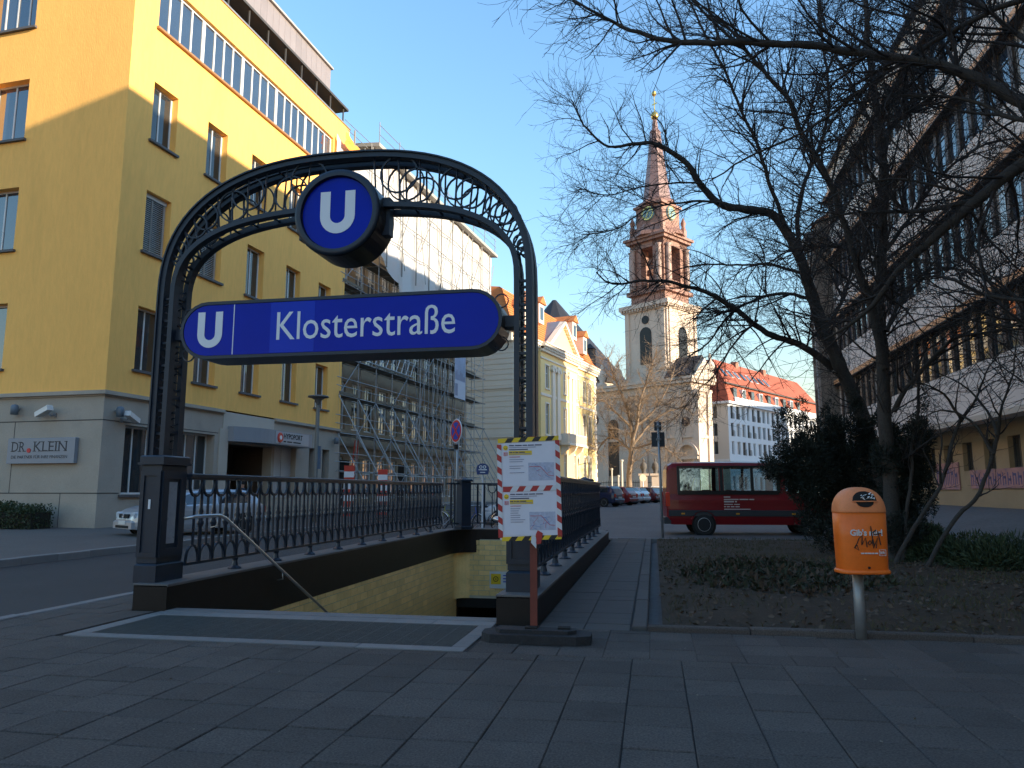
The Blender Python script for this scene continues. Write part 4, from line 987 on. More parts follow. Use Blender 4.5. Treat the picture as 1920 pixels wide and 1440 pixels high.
# churchyard fence and gate piers
cf = thing('churchyard_fence', 'low iron fence in front of the church', 'fence', (0, 0, 0))
P0, P1 = at(1110, 930, 104), at(1240, 930, 104); z = .43
for zz in (.6, 2.1): MB().tube([(P0.x, P0.y, z + zz), (P1.x, P1.y, z + zz)], .05, 4).build('fence_rail', m_iron, cf)
bm = MB().tube([(0, 0, z), (0, 0, z + 2.4)], .03, 4).mesh('picket'); bm.materials.append(m_iron)
for k in range(42): q = P0.lerp(P1, k / 41); obj('picket', bm, None, cf, (q.x, q.y, 0))
for u, l in ((1208, 'stone gate pier with urn left of the second pier by the church'), (1230, 'stone gate pier with urn nearest the sign pole')):
    q = at(u, 930, 103); t = thing('gate_pier', l, 'gate pier', (q.x, q.y, .43), 0, 'stone gate piers by the church')
    MB().bbox(-.5, .5, -.5, .5, 0, 3.0, .05).build('shaft', m_ct, t); MB().box(-.7, .7, -.7, .7, 3.0, 3.3).build('cap', m_ct, t)
    MB().lathe([(.3, 3.3), (.25, 3.6), (.5, 4.1), (.4, 4.6), (.1, 4.9), (.15, 5.2), (0, 5.4)], n=10, cap=False).build('urn', mat('urn_dark', (.1, .09, .08), .8), t, True)

# ------------------------------------------------------------------ apartment house with red roof
KA = at(1370, 900, 130); AZ_A = 31.0; RA = R(90 - AZ_A)
ap = thing('apartment_house', 'white apartment house with red mansard roof and loggias', 'building', (KA.x, KA.y, 0), RA)
m_wh = mat('white_render', (.66, .66, .66), .9, var=.04, scale=.3); m_cr = mat('cream_render', (.6, .54, .46), .9, var=.04, scale=.3)
m_red_t = mat('red_roof_tile', (.33, .085, .045), .85, var=.18, scale=.8, fine=.2, fscale=2.5)
AL, AD = 44.0, 12.0; flo = (1.6, 7.5, 10.6, 13.6)
acol = [1.0 + 2.15 * k for k in range(19)]; a_op = [(x, x + (1.0 if k % 4 in (0, 3) else 1.35), z, z + 2.25) for z in flo for k, x in enumerate(acol)]
b = MB(); b.wall(FRONT, 0, AL, 0, 16.4, a_op, .3); b.quad((AL, 0, 0), (AL, AD, 0), (AL, AD, 16.4), (AL, 0, 16.4)); b.build('wall', m_wh, ap)
e_op = [(2.0, 3.6, z, z + 2.25) for z in flo[1:]] + [(6.2, 7.8, z, z + 2.25) for z in flo[1:]]
b = MB(); b.wall(END, 0, AD, 0, 16.4, e_op, .3); b.build('gable_wall', m_cr, ap)
for k, o in enumerate(a_op):
    window(ap, (o[0], .2, o[2]), o[1] - o[0], o[3] - o[2], 2, (), m_frame_w if (k % 4) in (0, 3) else m_frame_d, m_glass if (k % 4) in (1, 2) else m_glass_b, fr=.1, mu=.1, onepane=True)
    if k % 4 in (1, 2) and o[2] > 5:
        rl = MB(); [rl.box(o[0] + .05 + q * .2, o[0] + .08 + q * .2, -.1, -.07, o[2], o[2] + .95) for q in range(7)]; rl.box(o[0], o[1], -.11, -.06, o[2] + .95, o[2] + 1.0); rl.build('balcony_rail', m_frame_d, ap)
for o in e_op: window(ap, (.2, o[1], o[2]), 1.6, 2.25, 2, (), m_frame_w, m_glass, rz=-math.pi / 2, fr=.1, mu=.12, onepane=True)
b = MB(); b.box(-.15, AL, -.15, 0, 6.3, 6.7); b.box(-.15, 0, 0, AD, 6.3, 6.7); b.box(-.5, AL, -.5, 0, 16.1, 16.5); b.box(-.5, 0, 0, AD, 16.1, 16.5); b.build_each('cornice', m_wh, ap)
pr = [(-.45, 16.5), (.8, 19.7), (.55, 19.75), (4.6, 24.8), (AD - 4.6, 24.8), (AD - .55, 19.75), (AD - .8, 19.7), (AD + .45, 16.5)]
hp = (-.45, .8, .55, 4.6, 4.6, .55, .8, -.45); n = len(pr)
r_ = MB(); r_.add([(hp[k], p[0], p[1]) for k, p in enumerate(pr)] + [(AL, p[0], p[1]) for p in pr], [(k, k + 1, n + k + 1, n + k) for k in range(n - 1)] + [tuple(range(n))]); r_.build('roof', m_red_t, ap)
MB().box(.3, AL, .35, .75, 19.62, 19.85).build('roof_gutter', m_frame_d, ap)
for k in range(8):
    x = 3.2 + 2.6 * k; f = .45; y, zz = .55 + 4.05 * f, 19.75 + 5.05 * f
    o = MB().box(0, 1.1, -.9, .9, .05, .13).build('skylight', m_frame_w if k % 3 else m_frame_d, ap, loc=(x, y, zz)); o.rotation_euler = (math.atan2(5.05, 4.05), 0, 0)
    MB().box(.12, .98, -.78, .78, .131, .15).build('skylight_pane', m_glass_b, o)
for k in range(9):
    x = 2.2 + 3.6 * k; d = MB().box(x, x + 1.4, -.1, 1.2, 16.9, 19.0).build('dormer', m_wh if k % 2 else m_frame_d, ap); MB().box(x + .15, x + 1.25, -.14, -.101, 17.1, 18.8).build('dormer_window', m_glass_b, d)
b = MB(); b.box(1.8, AL, -.55, -.45, 16.51, 17.3); b.build('parapet', m_wh, ap)
for x in (12.5, 25): MB().box(x, x + 1.2, 4, 5, 23, 25.3).build('chimney', mat('chimney_brick', (.3, .15, .1), .9, var=.2, scale=3), ap)

# ------------------------------------------------------------------ office block on the right
XW = 13.0; YE = 55.2; YS = -26.0
rb = thing('office_block', 'long grey office block with window bands and ledges coloured as if lit orange', 'building', (XW, YE, 0), R(-90))   # local x runs back towards the viewer
m_rw = mat('grey_plaster', (.66, .58, .51), .9, var=.06, scale=.3, fine=.05, fscale=10, stain=((.46, .4, .38), .25, .6, .4))
m_ledge = mat('warm_light_ledge', (.68, .33, .14), .6, var=.15, scale=.7)  # orange of the reflected light is put into the ledge colour
m_och = mat('ochre_base', (.36, .27, .16), .9, var=.12, scale=.6, fine=.1, fscale=20, stain=((.2, .15, .09), .7, .58, .5))
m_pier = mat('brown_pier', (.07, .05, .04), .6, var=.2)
BL = YE - YS; zl = [4.35 + 4.45 * k for k in range(5)]
b = MB(); b.quad((0, 0, 4.35), (BL, 0, 4.35), (BL, 0, 6.55), (0, 0, 6.55))
for k in range(1, 5):
    top = zl[k + 1] - 2.25 if k < 4 else 24.1
    b.quad((0, 0, zl[k] + .0), (BL, 0, zl[k]), (BL, 0, top), (0, 0, top))
    b.quad((0, .35, zl[k] - 2.25), (BL, .35, zl[k] - 2.25), (BL, .35, zl[k]), (0, .35, zl[k])); b.quad((0, 0, zl[k] - 2.25), (BL, 0, zl[k] - 2.25), (BL, .35, zl[k] - 2.25), (0, .35, zl[k] - 2.25)); b.quad((0, 0, zl[k]), (BL, 0, zl[k]), (BL, .35, zl[k]), (0, .35, zl[k]))
b.quad((0, 0, 4.35), (BL, 0, 4.35), (BL, 1.3, 4.35), (0, 1.3, 4.35))
b.quad((0, 0, 4.35), (0, 16, 4.35), (0, 16, 24.1), (0, 0, 24.1)); b.quad((0, 0, 24.1), (BL, 0, 24.1), (BL, 16, 24.1), (0, 16, 24.1)); b.quad((BL, 0, 0), (BL, 16, 0), (BL, 16, 24.1), (BL, 0, 24.1)); b.quad((0, 16, 0), (BL, 16, 0), (BL, 16, 24.1), (0, 16, 24.1))
b.build('wall', m_rw, rb)
b = MB(); lops = [(3.0 + 2.3 * k, 4.1 + 2.3 * k, 2.35, 3.65) for k in range(23)]
b.wall(lambda a, c, d: (a, 1.3 + d, c), 0, BL, 0, 4.35, lops, .25); b.quad((0, 1.3, 0), (0, 16, 0), (0, 16, 4.35), (0, 1.3, 4.35)); b.build('base_wall', m_och, rb)
for o in lops: window(rb, (o[0], 1.5, o[2]), 1.1, 1.3, 2, (), m_frame_d, m_glass)
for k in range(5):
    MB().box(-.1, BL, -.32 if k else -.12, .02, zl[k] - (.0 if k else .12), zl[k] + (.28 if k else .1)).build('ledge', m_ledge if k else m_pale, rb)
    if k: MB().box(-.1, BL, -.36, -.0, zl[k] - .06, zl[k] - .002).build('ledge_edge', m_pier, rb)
for j in range(48): pass
m_blindglass = glass('blind_behind_glass', (.3, .29, .27), ior=1.8)
pm = MB().box(-.15, .15, .0, .34, 0, 2.18).mesh('pier'); pm.materials.append(m_pier)
for k in range(1, 5):
    for j in range(44):
        x = .6 + 1.22 * j
        window(rb, (x + .15, .07, zl[k] - 2.24), .92, 2.16, 1, (.7,), m_frame_d, (m_glass_b if k > 1 else m_glass) if random.random() < .8 else m_blindglass, fr=.05, mu=.05, onepane=True)
        obj('pier', pm, None, rb, (x, 0, zl[k] - 2.245))
MB().box(-.2, BL, -.25, .1, 24.1, 24.35).build('roof_edge', m_pier, rb)
# posters on the base wall
m_pp = mat('poster_pink', (.42, .22, .2), .8, var=.25, scale=2.2, stain=((.2, .17, .25), 2.5, .55, .8))
for (u0, u1, v0, v1, l, m_) in ((1700, 1738, 886, 917, 'white notice board on the ochre base wall behind the thin tree', mat('poster_white', (.5, .48, .45), .7, var=.05)),
                              (1760, 1798, 870, 918, 'square pinkish poster hung on the ochre base wall', m_pp), (1823, 1935, 882, 916, 'long pink painted banner with dark letters on the ochre base wall', m_pp)):
    a = at(u0, (v0 + v1) / 2, 30); da = np.array(a) / a.x
    k0 = lambda u, v: (lambda d: Vector(np.array([0, 0, EYE]) + d * ((XW + 1.28) / d[0])))(_fw + _rt * ((u - 960) / FPX) + _up * ((720 - v) / FPX))
    p, q = k0(u0, v1), k0(u1, v0); wd = p.y - q.y
    t = thing('wall_poster', l, 'poster', (p.x, p.y, min(p.z, q.z)), R(-90)); hh_ = k0(u0, v0).z - p.z
    MB().box(0, wd, -.05, 0, 0, hh_).build('panel', m_, t)
    if m_ is m_pp:
        b = MB()
        for q_ in range(int(wd / .45)):
            x = .1 + q_ * .45; b.box(x, x + .07, -.056, -.05, .15 * hh_, .8 * hh_); b.box(x + .07, x + .3, -.056, -.05, .62 * hh_ - .1 * (q_ % 3), .74 * hh_ - .1 * (q_ % 3)); b.box(x + .22, x + .29, -.056, -.05, .2 * hh_, .62 * hh_)
        b.build('painted_strokes', mat('stroke_violet', (.12, .1, .2), .8), t)
    else:
        b = MB(); [b.box(.1 * wd, .9 * wd, -.056, -.05, (.2 + .13 * q_) * hh_, (.23 + .13 * q_) * hh_) for q_ in range(5)]; b.build('text_lines', mat('poster_grey', (.3, .3, .3), .8), t)
# older corner block beyond and two unseen buildings added for their shade
oc = thing('stair_tower', 'narrow dark stone tower with small hipped roof at the end of the office block', 'building', (11.85, 55.4, 0))
MB().box(0, 6, 0, 2.2, 0, 20.0).build('wall', mat('old_stone', (.19, .155, .125), .9, var=.2, scale=.5, fine=.1, fscale=5), oc)
b = MB(); b.box(-.2, 6, -.12, 2.3, 19.2, 19.6); b.box(-.4, 6, -.16, 2.4, 19.6, 20.1); b.box(-.12, 6, -.1, 2.25, 5.2, 5.6); b.box(-.1, 6, -.1, 2.25, 13.5, 13.8); b.build_each('cornice', mat('old_stone_trim', (.15, .125, .11), .9, var=.2), oc)
MB().box(.5, 5.5, .3, 1.9, 20.1, 21.0).build('attic', mat('old_stone', (.19, .155, .125)), oc)
b = MB(); b.add([(.3, .1, 21.01), (5.7, .1, 21.01), (5.7, 2.1, 21.01), (.3, 2.1, 21.01), (1.6, 1.1, 22.0), (4.4, 1.1, 22.0)], [(0, 1, 5, 4), (1, 2, 5), (2, 3, 4, 5), (3, 0, 4)]); b.build('roof', m_tileo, oc)
for z in (2, 6.5, 10.5, 14.5): window(oc, (-.06, 1.6, z), .9, 2.2, 2, (.65,), m_frame_d, m_glass, rz=-math.pi / 2)
MB().tube([(-.22, -.12, 0), (-.22, -.12, 19)], .06, 6).build('downpipe', m_galv, oc)
sb = thing('palace_shade_house', 'plain grey house added unseen behind the stair tower to shade the palace', 'building', (17.3, 57.8, 0))  # unseen house, added so that its shadow falls on the palace front
MB().box(0, 7, 0, 20.5, 0, 24.4).build('wall', m_rw, sb)
for j in range(5):
    for k in range(4): MB().box(-.03, .02, 1.2 + k * 3, 2.6 + k * 3, 2.5 + j * 4.3, 4.7 + j * 4.3).build('window', m_glass, sb)
nb = thing('apartment_shade_block', 'plain grey block added unseen behind the office block to shade the apartment house', 'building', (52, 104, 0), R(-12))  # added out of view to keep sun off the apartment front
MB().box(0, 24, 0, 36, 0, 25.5).build('wall', m_rw, nb)
for j in range(5): 
    for k in range(9): MB().box(-.03, .02, 2 + k * 3.6, 3.6 + k * 3.6, 2.5 + j * 4.4, 4.8 + j * 4.4).build('window', m_glass, nb)
# ------------------------------------------------------------------ notice stand
ns = thing('notice_stand', 'notice board with striped tape border on a red brown post in a black rubber foot', 'notice stand', (-1.19, 7.5, 0), R(4))
m_rub = mat('recycled_rubber', (.022, .022, .024), .8, var=.3, scale=8, fine=.4, fscale=70, bump=.5, bscale=40)
b = MB(); b.prism([(-.41, -.2), (.42, -.26), (.56, -.19), (.57, .02), (.44, .14), (-.4, .19), (-.5, .1), (-.5, -.1)], 'z', 0.002, .085)
b.prism([(-.32, -.13), (.34, -.17), (.42, -.1), (.42, .0), (-.34, .1), (-.38, 0)], 'z', .0851, .12); ft_ = b.build('foot', m_rub, ns)
for x in (.3, -.02): MB().box(x - .06, x + .06, -.08, .03, .1201, .135).build('socket', m_dark, ft_)
m_rbrown = mat('rust_red_paint', (.16, .035, .022), .6, var=.2, scale=8)
MB().box(-.035, .035, .02, .08, .1, 2.0).build('post', m_rbrown, ns)
bd = bpy.data.objects.new('board', None); COL.objects.link(bd); bd.parent = ns; bd.location = (0, -.02, 0); bd.rotation_euler = (0, R(-1.2), 0)
X0, X1, Z0, Z1 = -.31, .30, .97, 1.97; ZM = 1.47
bpn = MB().box(X0, X1, 0, .02, Z0, Z1).build('panel', mat('board_white', (.66, .65, .7), .5, var=.04), bd)
bd_ = bpn
m_ye = mat('tape_yellow', (.75, .5, .02), .45); m_tr = mat('tape_red', (.42, .03, .03), .45); m_tw = mat('tape_white', (.62, .62, .64), .45); m_bk = mat('tape_black', (.015, .015, .015), .45)
MB().box(X0 + .04, X1 - .035, -.004, -.001, ZM + .03, Z1 - .04).build('printed_sheet', mat('sheet_white', (.66, .65, .72), .4, var=.05, scale=6), bd)
MB().box(X0 + .045, X1 - .03, -.004, -.001, Z0 + .04, ZM - .03).build('printed_sheet', mat('sheet_white', (.66, .65, .72), .4), bd)
def tape(x0, z0, x1, z1, w, n, ma, mb_, sk=.5):
    """slanted stripes along a strip: two parts, one per colour"""
    p, q = Vector((x0, z0)), Vector((x1, z1)); d = (q - p) / n; nn = Vector((-d.y, d.x)).normalized() * w; A, B = MB(), MB()
    for k in range(n):
        a = p + d * k; c = a + d; s_ = d * sk
        pts = [a, c, c + nn + (s_ if k < n - 1 else d * 0), a + nn + (s_ if k > 0 else d * 0)]
        (A if k % 2 == 0 else B).prism([(v.x, v.y) for v in pts], 'y', -.0075, -.0045)
    A.build('tape_stripe', ma, bd); B.build('tape_stripe', mb_, bd)
tape(X0 - .005, Z1 - .035, X1 + .005, Z1 - .02, .045, 9, m_ye, m_bk); tape(X0 + .02, Z0 - .015, X1 + .005, Z0 + .0, .042, 9, m_ye, m_bk)
tape(X0 + .03, Z0 + .02, X0 + .03, Z1 - .05, .045, 15, m_tr, m_tw); tape(X1 + .012, Z0 + .02, X1 + .012, Z1 - .02, .045, 15, m_tr, m_tw)
tape(X0 + .04, ZM - .028, X1 - .03, ZM - .022, .052, 8, m_tr, m_tw)
MB().prism([(.05, Z0 - .05), (.1, Z0 - .04), (.12, Z0 + .06), (.07, Z0 + .09), (.05, Z0 + .05)], 'y', -.012, -.008).build('tape_end', m_tr, bd)
MB().prism([(.0, Z0 - .03), (.05, Z0 - .09), (.06, Z0 + .02), (.01, Z0 + .05)], 'y', -.012, -.0085).build('tape_end', m_tw, bd)
m_txt = mat('print_dark', (.05, .06, .12), .6); m_txt2 = mat('print_grey', (.25, .26, .36), .6); m_prd = mat('print_red', (.5, .05, .08), .5)
for (zt, zb) in ((Z1 - .04, ZM + .03), (ZM - .03, Z0 + .04)):
    y = -.0075
    MB().lathe([(0, y), (.025, y), (.025, -.0041), (0, -.0041)], (X0 + .072, 0, zt - .045), 16, 'y', cap=False).build('emblem', m_ye, bd)
    MB().ring((X0 + .072, -.008, zt - .043), .014, (0, 1, 0), .001, .005, 8, math.pi * .1, math.pi * .9, (1, 0, 0)).build('emblem_mark', m_bk, bd)
    MB().box(X0 + .052, X0 + .092, y, -.0041, zt - .125, zt - .09).build('line_box', m_prd, bd)
    o = obj('lettering', text_mesh('U2', height=.026, width=.032, bold=.02, depth=.001), m_tw, bd, (X0 + .056, y - .0005, zt - .12))
    A, B = MB(), MB()
    x = X0 + .11
    for l in (.05, .07, .045, .06, .07): A.box(x, x + l, y, -.0041, zt - .028, zt - .018); x += l + .009
    B.box(X0 + .11, X0 + .38, y, -.0041, zt - .046, zt - .04); A.box(X0 + .11, X0 + .3, y, -.0041, zt - .07, zt - .06)
    MB().box(X0 + .105, X0 + .34, y + .001, -.0041, zt - .12, zt - .078).build('highlight', m_ye, bd)
    x = X0 + .112
    for l in (.03, .015, .03, .06): A.box(x, x + l, y - .001, y + .001, zt - .098, zt - .088); x += l + .008
    B.box(X0 + .112, X0 + .33, y - .001, y + .001, zt - .112, zt - .106)
    MB().box(X0 + .11, X0 + .22, y, -.0041, zt - .142, zt - .136).build('red_line', m_prd, bd)
    for k in range(7):
        if zt < ZM or k % 3 != 2: B.box(X0 + .11, X0 + .11 + random.uniform(.07, .17), y, -.0041, zt - .168 - k * .022, zt - .162 - k * .022)
    A.build('heading', m_txt, bd); B.build('small_print', m_txt2, bd)
    mp = MB().box(X0 + .3, X1 - .05, -.0052, -.0041, zb + .05, zb + .23).build('map', mat('map_tint', (.42, .44, .55), .5, var=.25, scale=40), bd)
    L1, L2 = MB(), MB()
    for k in range(9):
        p = (X0 + .31 + random.random() * .2, zb + .06 + random.random() * .15); q = (p[0] + random.uniform(-.1, .05), p[1] + random.uniform(-.07, .07)); q = (min(X1 - .06, max(X0 + .31, q[0])), min(zb + .22, max(zb + .06, q[1])))
        (L1 if k % 2 else L2).sweep([(p[0], y + .001, p[1]), (q[0], y + .001, q[1])], (0, 1, 0), .001, .003)
    L1.sweep([(X0 + .31, y, zb + .19), (X0 + .42, y, zb + .19), (X0 + .5, y, zb + .1), (X1 - .055, y, zb + .095)], (0, 1, 0), .001, .005)
    L1.build('map_route', m_prd, bd); L2.build('map_street', mat('print_blue', (.08, .2, .5), .5), bd)

# ------------------------------------------------------------------ litter bin
lb = thing('litter_bin', 'orange dome topped litter bin with black scrawl on a grey post', 'litter bin', (2.0, 8.04, 0), R(8))
m_or = mat('bin_orange', (.8, .15, .012), .42, var=.06, scale=4, fine=.06, fscale=30, stain=((.4, .09, .01), 5, .62, .4), bump=.05)
m_or2 = mat('bin_orange_faded', (.76, .23, .08), .5, var=.06, scale=4, fine=.08, fscale=60)
MB().lathe([(.052, 0), (.052, .7)], (0, .12, 0), 12).build('post', m_galv, lb, True)
def rsec(hx, hy, z, n=28, e=3.2):
    return [(hx * math.copysign(abs(math.cos(t)) ** (2 / e), math.cos(t)), hy * math.copysign(abs(math.sin(t)) ** (2 / e), math.sin(t)), z) for t in [2 * math.pi * k / n for k in range(n)]]
def loft(secs, cap=True):
    b = MB(); n = len(secs[0])
    for s_ in secs: b.v.extend(s_)
    b.f = [(i * n + k, i * n + (k + 1) % n, (i + 1) * n + (k + 1) % n, (i + 1) * n + k) for i in range(len(secs) - 1) for k in range(n)]
    if cap: b.f += [tuple(range(n - 1, -1, -1)), tuple(range((len(secs) - 1) * n, len(secs) * n))]
    return b
loft([rsec(.222, .16, .665), rsec(.228, .165, .69), rsec(.234, .17, 1.0), rsec(.236, .172, 1.235)]).build('body', m_or, lb, True)
loft([rsec(.22, .155, .648), rsec(.245, .182, .652), rsec(.248, .185, .672), rsec(.235, .17, .69)]).build('bottom_lip', m_or, lb, True)
hd = [rsec(.239, .175, 1.236)] + [rsec(.239 * max(.02, math.cos(a)) ** .85, .175 * max(.02, math.cos(a)) ** .5, 1.25 + .235 * math.sin(a)) for a in [math.pi / 2 * k / 12 for k in range(13)]]
loft(hd).build('hood', m_or2, lb, True)
# mouth: a dark lens set on the sloping front of the hood
def hood_y(x, z):                       # front surface of the hood
    s_ = min(.999, max(0, (z - 1.25) / .235)); c = math.sqrt(1 - s_ * s_); hx, hy = .239 * max(.02, c) ** .85, .175 * max(.02, c) ** .5
    return -hy * max(0, 1 - min(1, abs(x) / hx) ** 3.2) ** (1 / 3.2)
def lens(z0, z1, hw, dx, dy):
    b = MB(); n = 16
    for i in range(n + 1):
        u = -1 + 2 * i / n; x = hw * u
        top = z0 + (z1 - z0) * math.sqrt(max(0, 1 - u * u)); bot = z0
        for j in range(5): z = bot + (top - bot) * j / 4; b.v.append((x + dx, hood_y(x, z) - dy, z))
    b.f = [(i * 5 + j, i * 5 + 5 + j, i * 5 + 6 + j, i * 5 + j + 1) for i in range(n) for j in range(4)]
    return b
lens(1.352, 1.445, .118, 0, .006).build('mouth', m_dark, lb); lens(1.342, 1.29, .085, 0, .006).build('mouth_lower', m_dark, lb)
b = MB(); b.tube([(-.118, hood_y(-.118, 1.345) - .012, 1.347), (-.06, hood_y(-.06, 1.347) - .012, 1.347), (0, hood_y(0, 1.347) - .012, 1.347), (.06, hood_y(.06, 1.347) - .012, 1.347), (.118, hood_y(.118, 1.345) - .012, 1.347)], .006, 6); b.build('mouth_bar', m_or2, lb)
pb = MB(); rng = random.Random(4)
for k in range(14):
    x, z = rng.uniform(-.05, .07), rng.uniform(1.365, 1.42); y = hood_y(x, z) - .012
    pb.add([(x, y, z), (x + rng.uniform(.01, .04), y - .01, z + rng.uniform(-.015, .015)), (x + rng.uniform(0, .03), y - .012, z + rng.uniform(.008, .025))], [(0, 1, 2)])
o = pb.build('paper_waste', m_white, None, False, lb.location, R(8)); tag(o, 'crumpled white paper stuffed in the mouth of the orange bin', 'rubbish')
def bin_text(s, h, w, x, z, m, bold):
    me = text_mesh(s, height=h, width=w, bold=bold, depth=.003)
    for v in me.vertices: v.co.y += -.166 - .006 * (1 - (abs(v.co.x + x) / .236) ** 3)
    o = obj('lettering', me, m, lb, (x, 0, z)); return o
bin_text('Gib\'s mir!', .056, .305, -.16, 1.02, mat('bin_white', (.62, .6, .58), .5), .03)
b = MB(); x = -.07
for l in (.03, .022, .035, .02, .03): b.box(x, x + l, -.1755, -.168, .845, .857); x += l + .006
b.build('small_lettering', mat('bin_white', (.62, .6, .58), .5), lb)
MB().sweep([(.105, -.174, .83), (.165, -.173, .83), (.165, -.173, .885), (.105, -.174, .885)], (0, 1, 0), .004, .005, closed=True).build('logo_frame', mat('bin_white', (.62, .6, .58), .5), lb)
o = bin_text('BSR', .024, .044, .113, .845, mat('bin_white', (.62, .6, .58), .5), .02)
scr = [[(-.13, .9), (-.105, .93), (-.09, .88), (-.13, .905), (-.1, .95), (-.085, .99), (-.05, 1.02), (-.06, .93)], [(-.06, .93), (-.02, 1.0), (-.01, .91)], [(0, .95), (.02, .975), (.035, .95), (.015, .93), (0, .95)],
       [(.04, .98), (.05, .9), (.095, 1.0), (.075, .9)], [(.035, 1.11), (.045, 1.0), (.06, .92)], [(.05, 1.045), (.085, 1.075)], [(.1, 1.06), (.12, .93)], [(.06, 1.03), (.13, 1.04)]]
b = MB()
for s_ in scr: b.sweep([(x, -.1775, z) for x, z in s_], (0, 1, 0), .003, .009)
b.build('scrawl', m_bk, lb); MB().lathe([(0, -.18), (.012, -.18), (.012, -.16)], (0, 0, .715), 8, 'y', cap=False).build('lock', m_dark, lb)

# ------------------------------------------------------------------ vehicles
m_tyre = mat('tyre', (.018, .018, .018), .8, var=.2); m_rim = mat('rim', (.42, .42, .43), .4, metal=.5); m_trim = mat('black_trim', (.03, .032, .036), .6, var=.1)
m_tail = mat('tail_light', (.5, .015, .01), .2); m_head = mat('head_light', (.5, .52, .55), .1); m_amber = mat('amber_light', (.6, .25, .02), .3); m_plate = mat('number_plate', (.6, .6, .58), .5)
cg = clear_glass('car_glass', (.5, .68, .72), .24); cgd = glass('dark_car_glass', (.02, .025, .03), ior=1.8)
_wh = {}
def wheel(root, x, y, r, w, out):
    k = (r, w, out)
    if k not in _wh:
        a = MB(); a.lathe([(r * .62, -w / 2), (r * .95, -w / 2), (r, -w / 3), (r, w / 3), (r * .95, w / 2), (r * .62, w / 2)], (0, 0, 0), 20, 'y')
        b = MB(); s_ = out * w / 2; b.lathe([(r * .3, s_ * .5), (r * .58, s_ * .6), (r * .66, s_ * 1.02), (r * .62, s_ * 1.04)], (0, 0, 0), 20, 'y', cap=False); b.lathe([(0, s_ * .95), (r * .18, s_ * .9), (r * .2, s_ * .5)], (0, 0, 0), 10, 'y', cap=False)
        for q in range(6): an = q * math.pi / 3; b.sweep([(r * .12 * math.cos(an), s_ * .75, r * .12 * math.sin(an)), (r * .6 * math.cos(an), s_ * .85, r * .6 * math.sin(an))], (0, 1, 0), .02, r * .13)
        d = MB().lathe([(0, s_ * .3), (r * .6, s_ * .3)], (0, 0, 0), 16, 'y', cap=False)
        _wh[k] = [m_.mesh(n_) for m_, n_ in ((a, 'wheel'), (b, 'rim'), (d, 'brake_disc'))]
        for me, mm in zip(_wh[k], (m_tyre, m_rim, m_dark)): me.materials.append(mm)
    o = obj('wheel', _wh[k][0], None, root, (x, y, r)); obj('rim', _wh[k][1], None, o); obj('brake_disc', _wh[k][2], None, o)
def body_loft(st, wins, arches):
    """st: (x, zlow, zbelt, zroof, halfwidth, roof halfwidth); returns body MB and dict of window MBs. wins: list of (name, x0, x1, side)"""
    bd, gl = MB(), {}
    def sec(s_):
        x, zl_, zb, zr, hw, rw = s_; dz = zb - zl_; g = max(0, zr - zb)
        L_ = [(x, -hw * .93, zl_), (x, -hw * .985, zl_ + dz * .2), (x, -hw, zl_ + dz * .5), (x, -hw * .985, zl_ + dz * .8), (x, -hw * .95, zb), (x, -(hw * .95 + (rw * 1.04 - hw * .95) * .12), zb + g * .1), (x, -(rw * 1.02), zb + g * .82), (x, -rw * .94, zb + g * .95), (x, -rw * .6, zb + g * .995), (x, 0, zr if g else zb + .03)]
        return L_ + [(p[0], -p[1], p[2]) for p in L_[-2::-1]]
    S_ = [sec(s_) for s_ in st]; n = len(S_[0])
    for i in range(len(S_) - 1):
        x0, x1 = st[i][0], st[i + 1][0]
        for k in range(n - 1):
            q = (S_[i][k], S_[i + 1][k], S_[i + 1][k + 1], S_[i][k + 1]); nm = None
            for (w, a, b_, kk) in wins:
                if k in kk and a - 1e-4 <= x0 and x1 <= b_ + 1e-4: nm = w
            if nm: gl.setdefault(nm, MB()).quad(*q)
            else:
                skip = False
                if k in (0, 1, n - 2, n - 3):
                    for (ax, ar) in arches:
                        if abs((x0 + x1) / 2 - ax) < ar: skip = True
                if not skip: bd.quad(*q)
    bd.add(S_[0], [tuple(range(n))]); bd.add(S_[-1], [tuple(range(n))])
    bd.add([S_[i][0] for i in range(len(S_))] + [S_[i][n - 1] for i in range(len(S_))], [(i, i + 1, len(S_) + i + 1, len(S_) + i) for i in range(len(S_) - 1)])
    return bd, gl
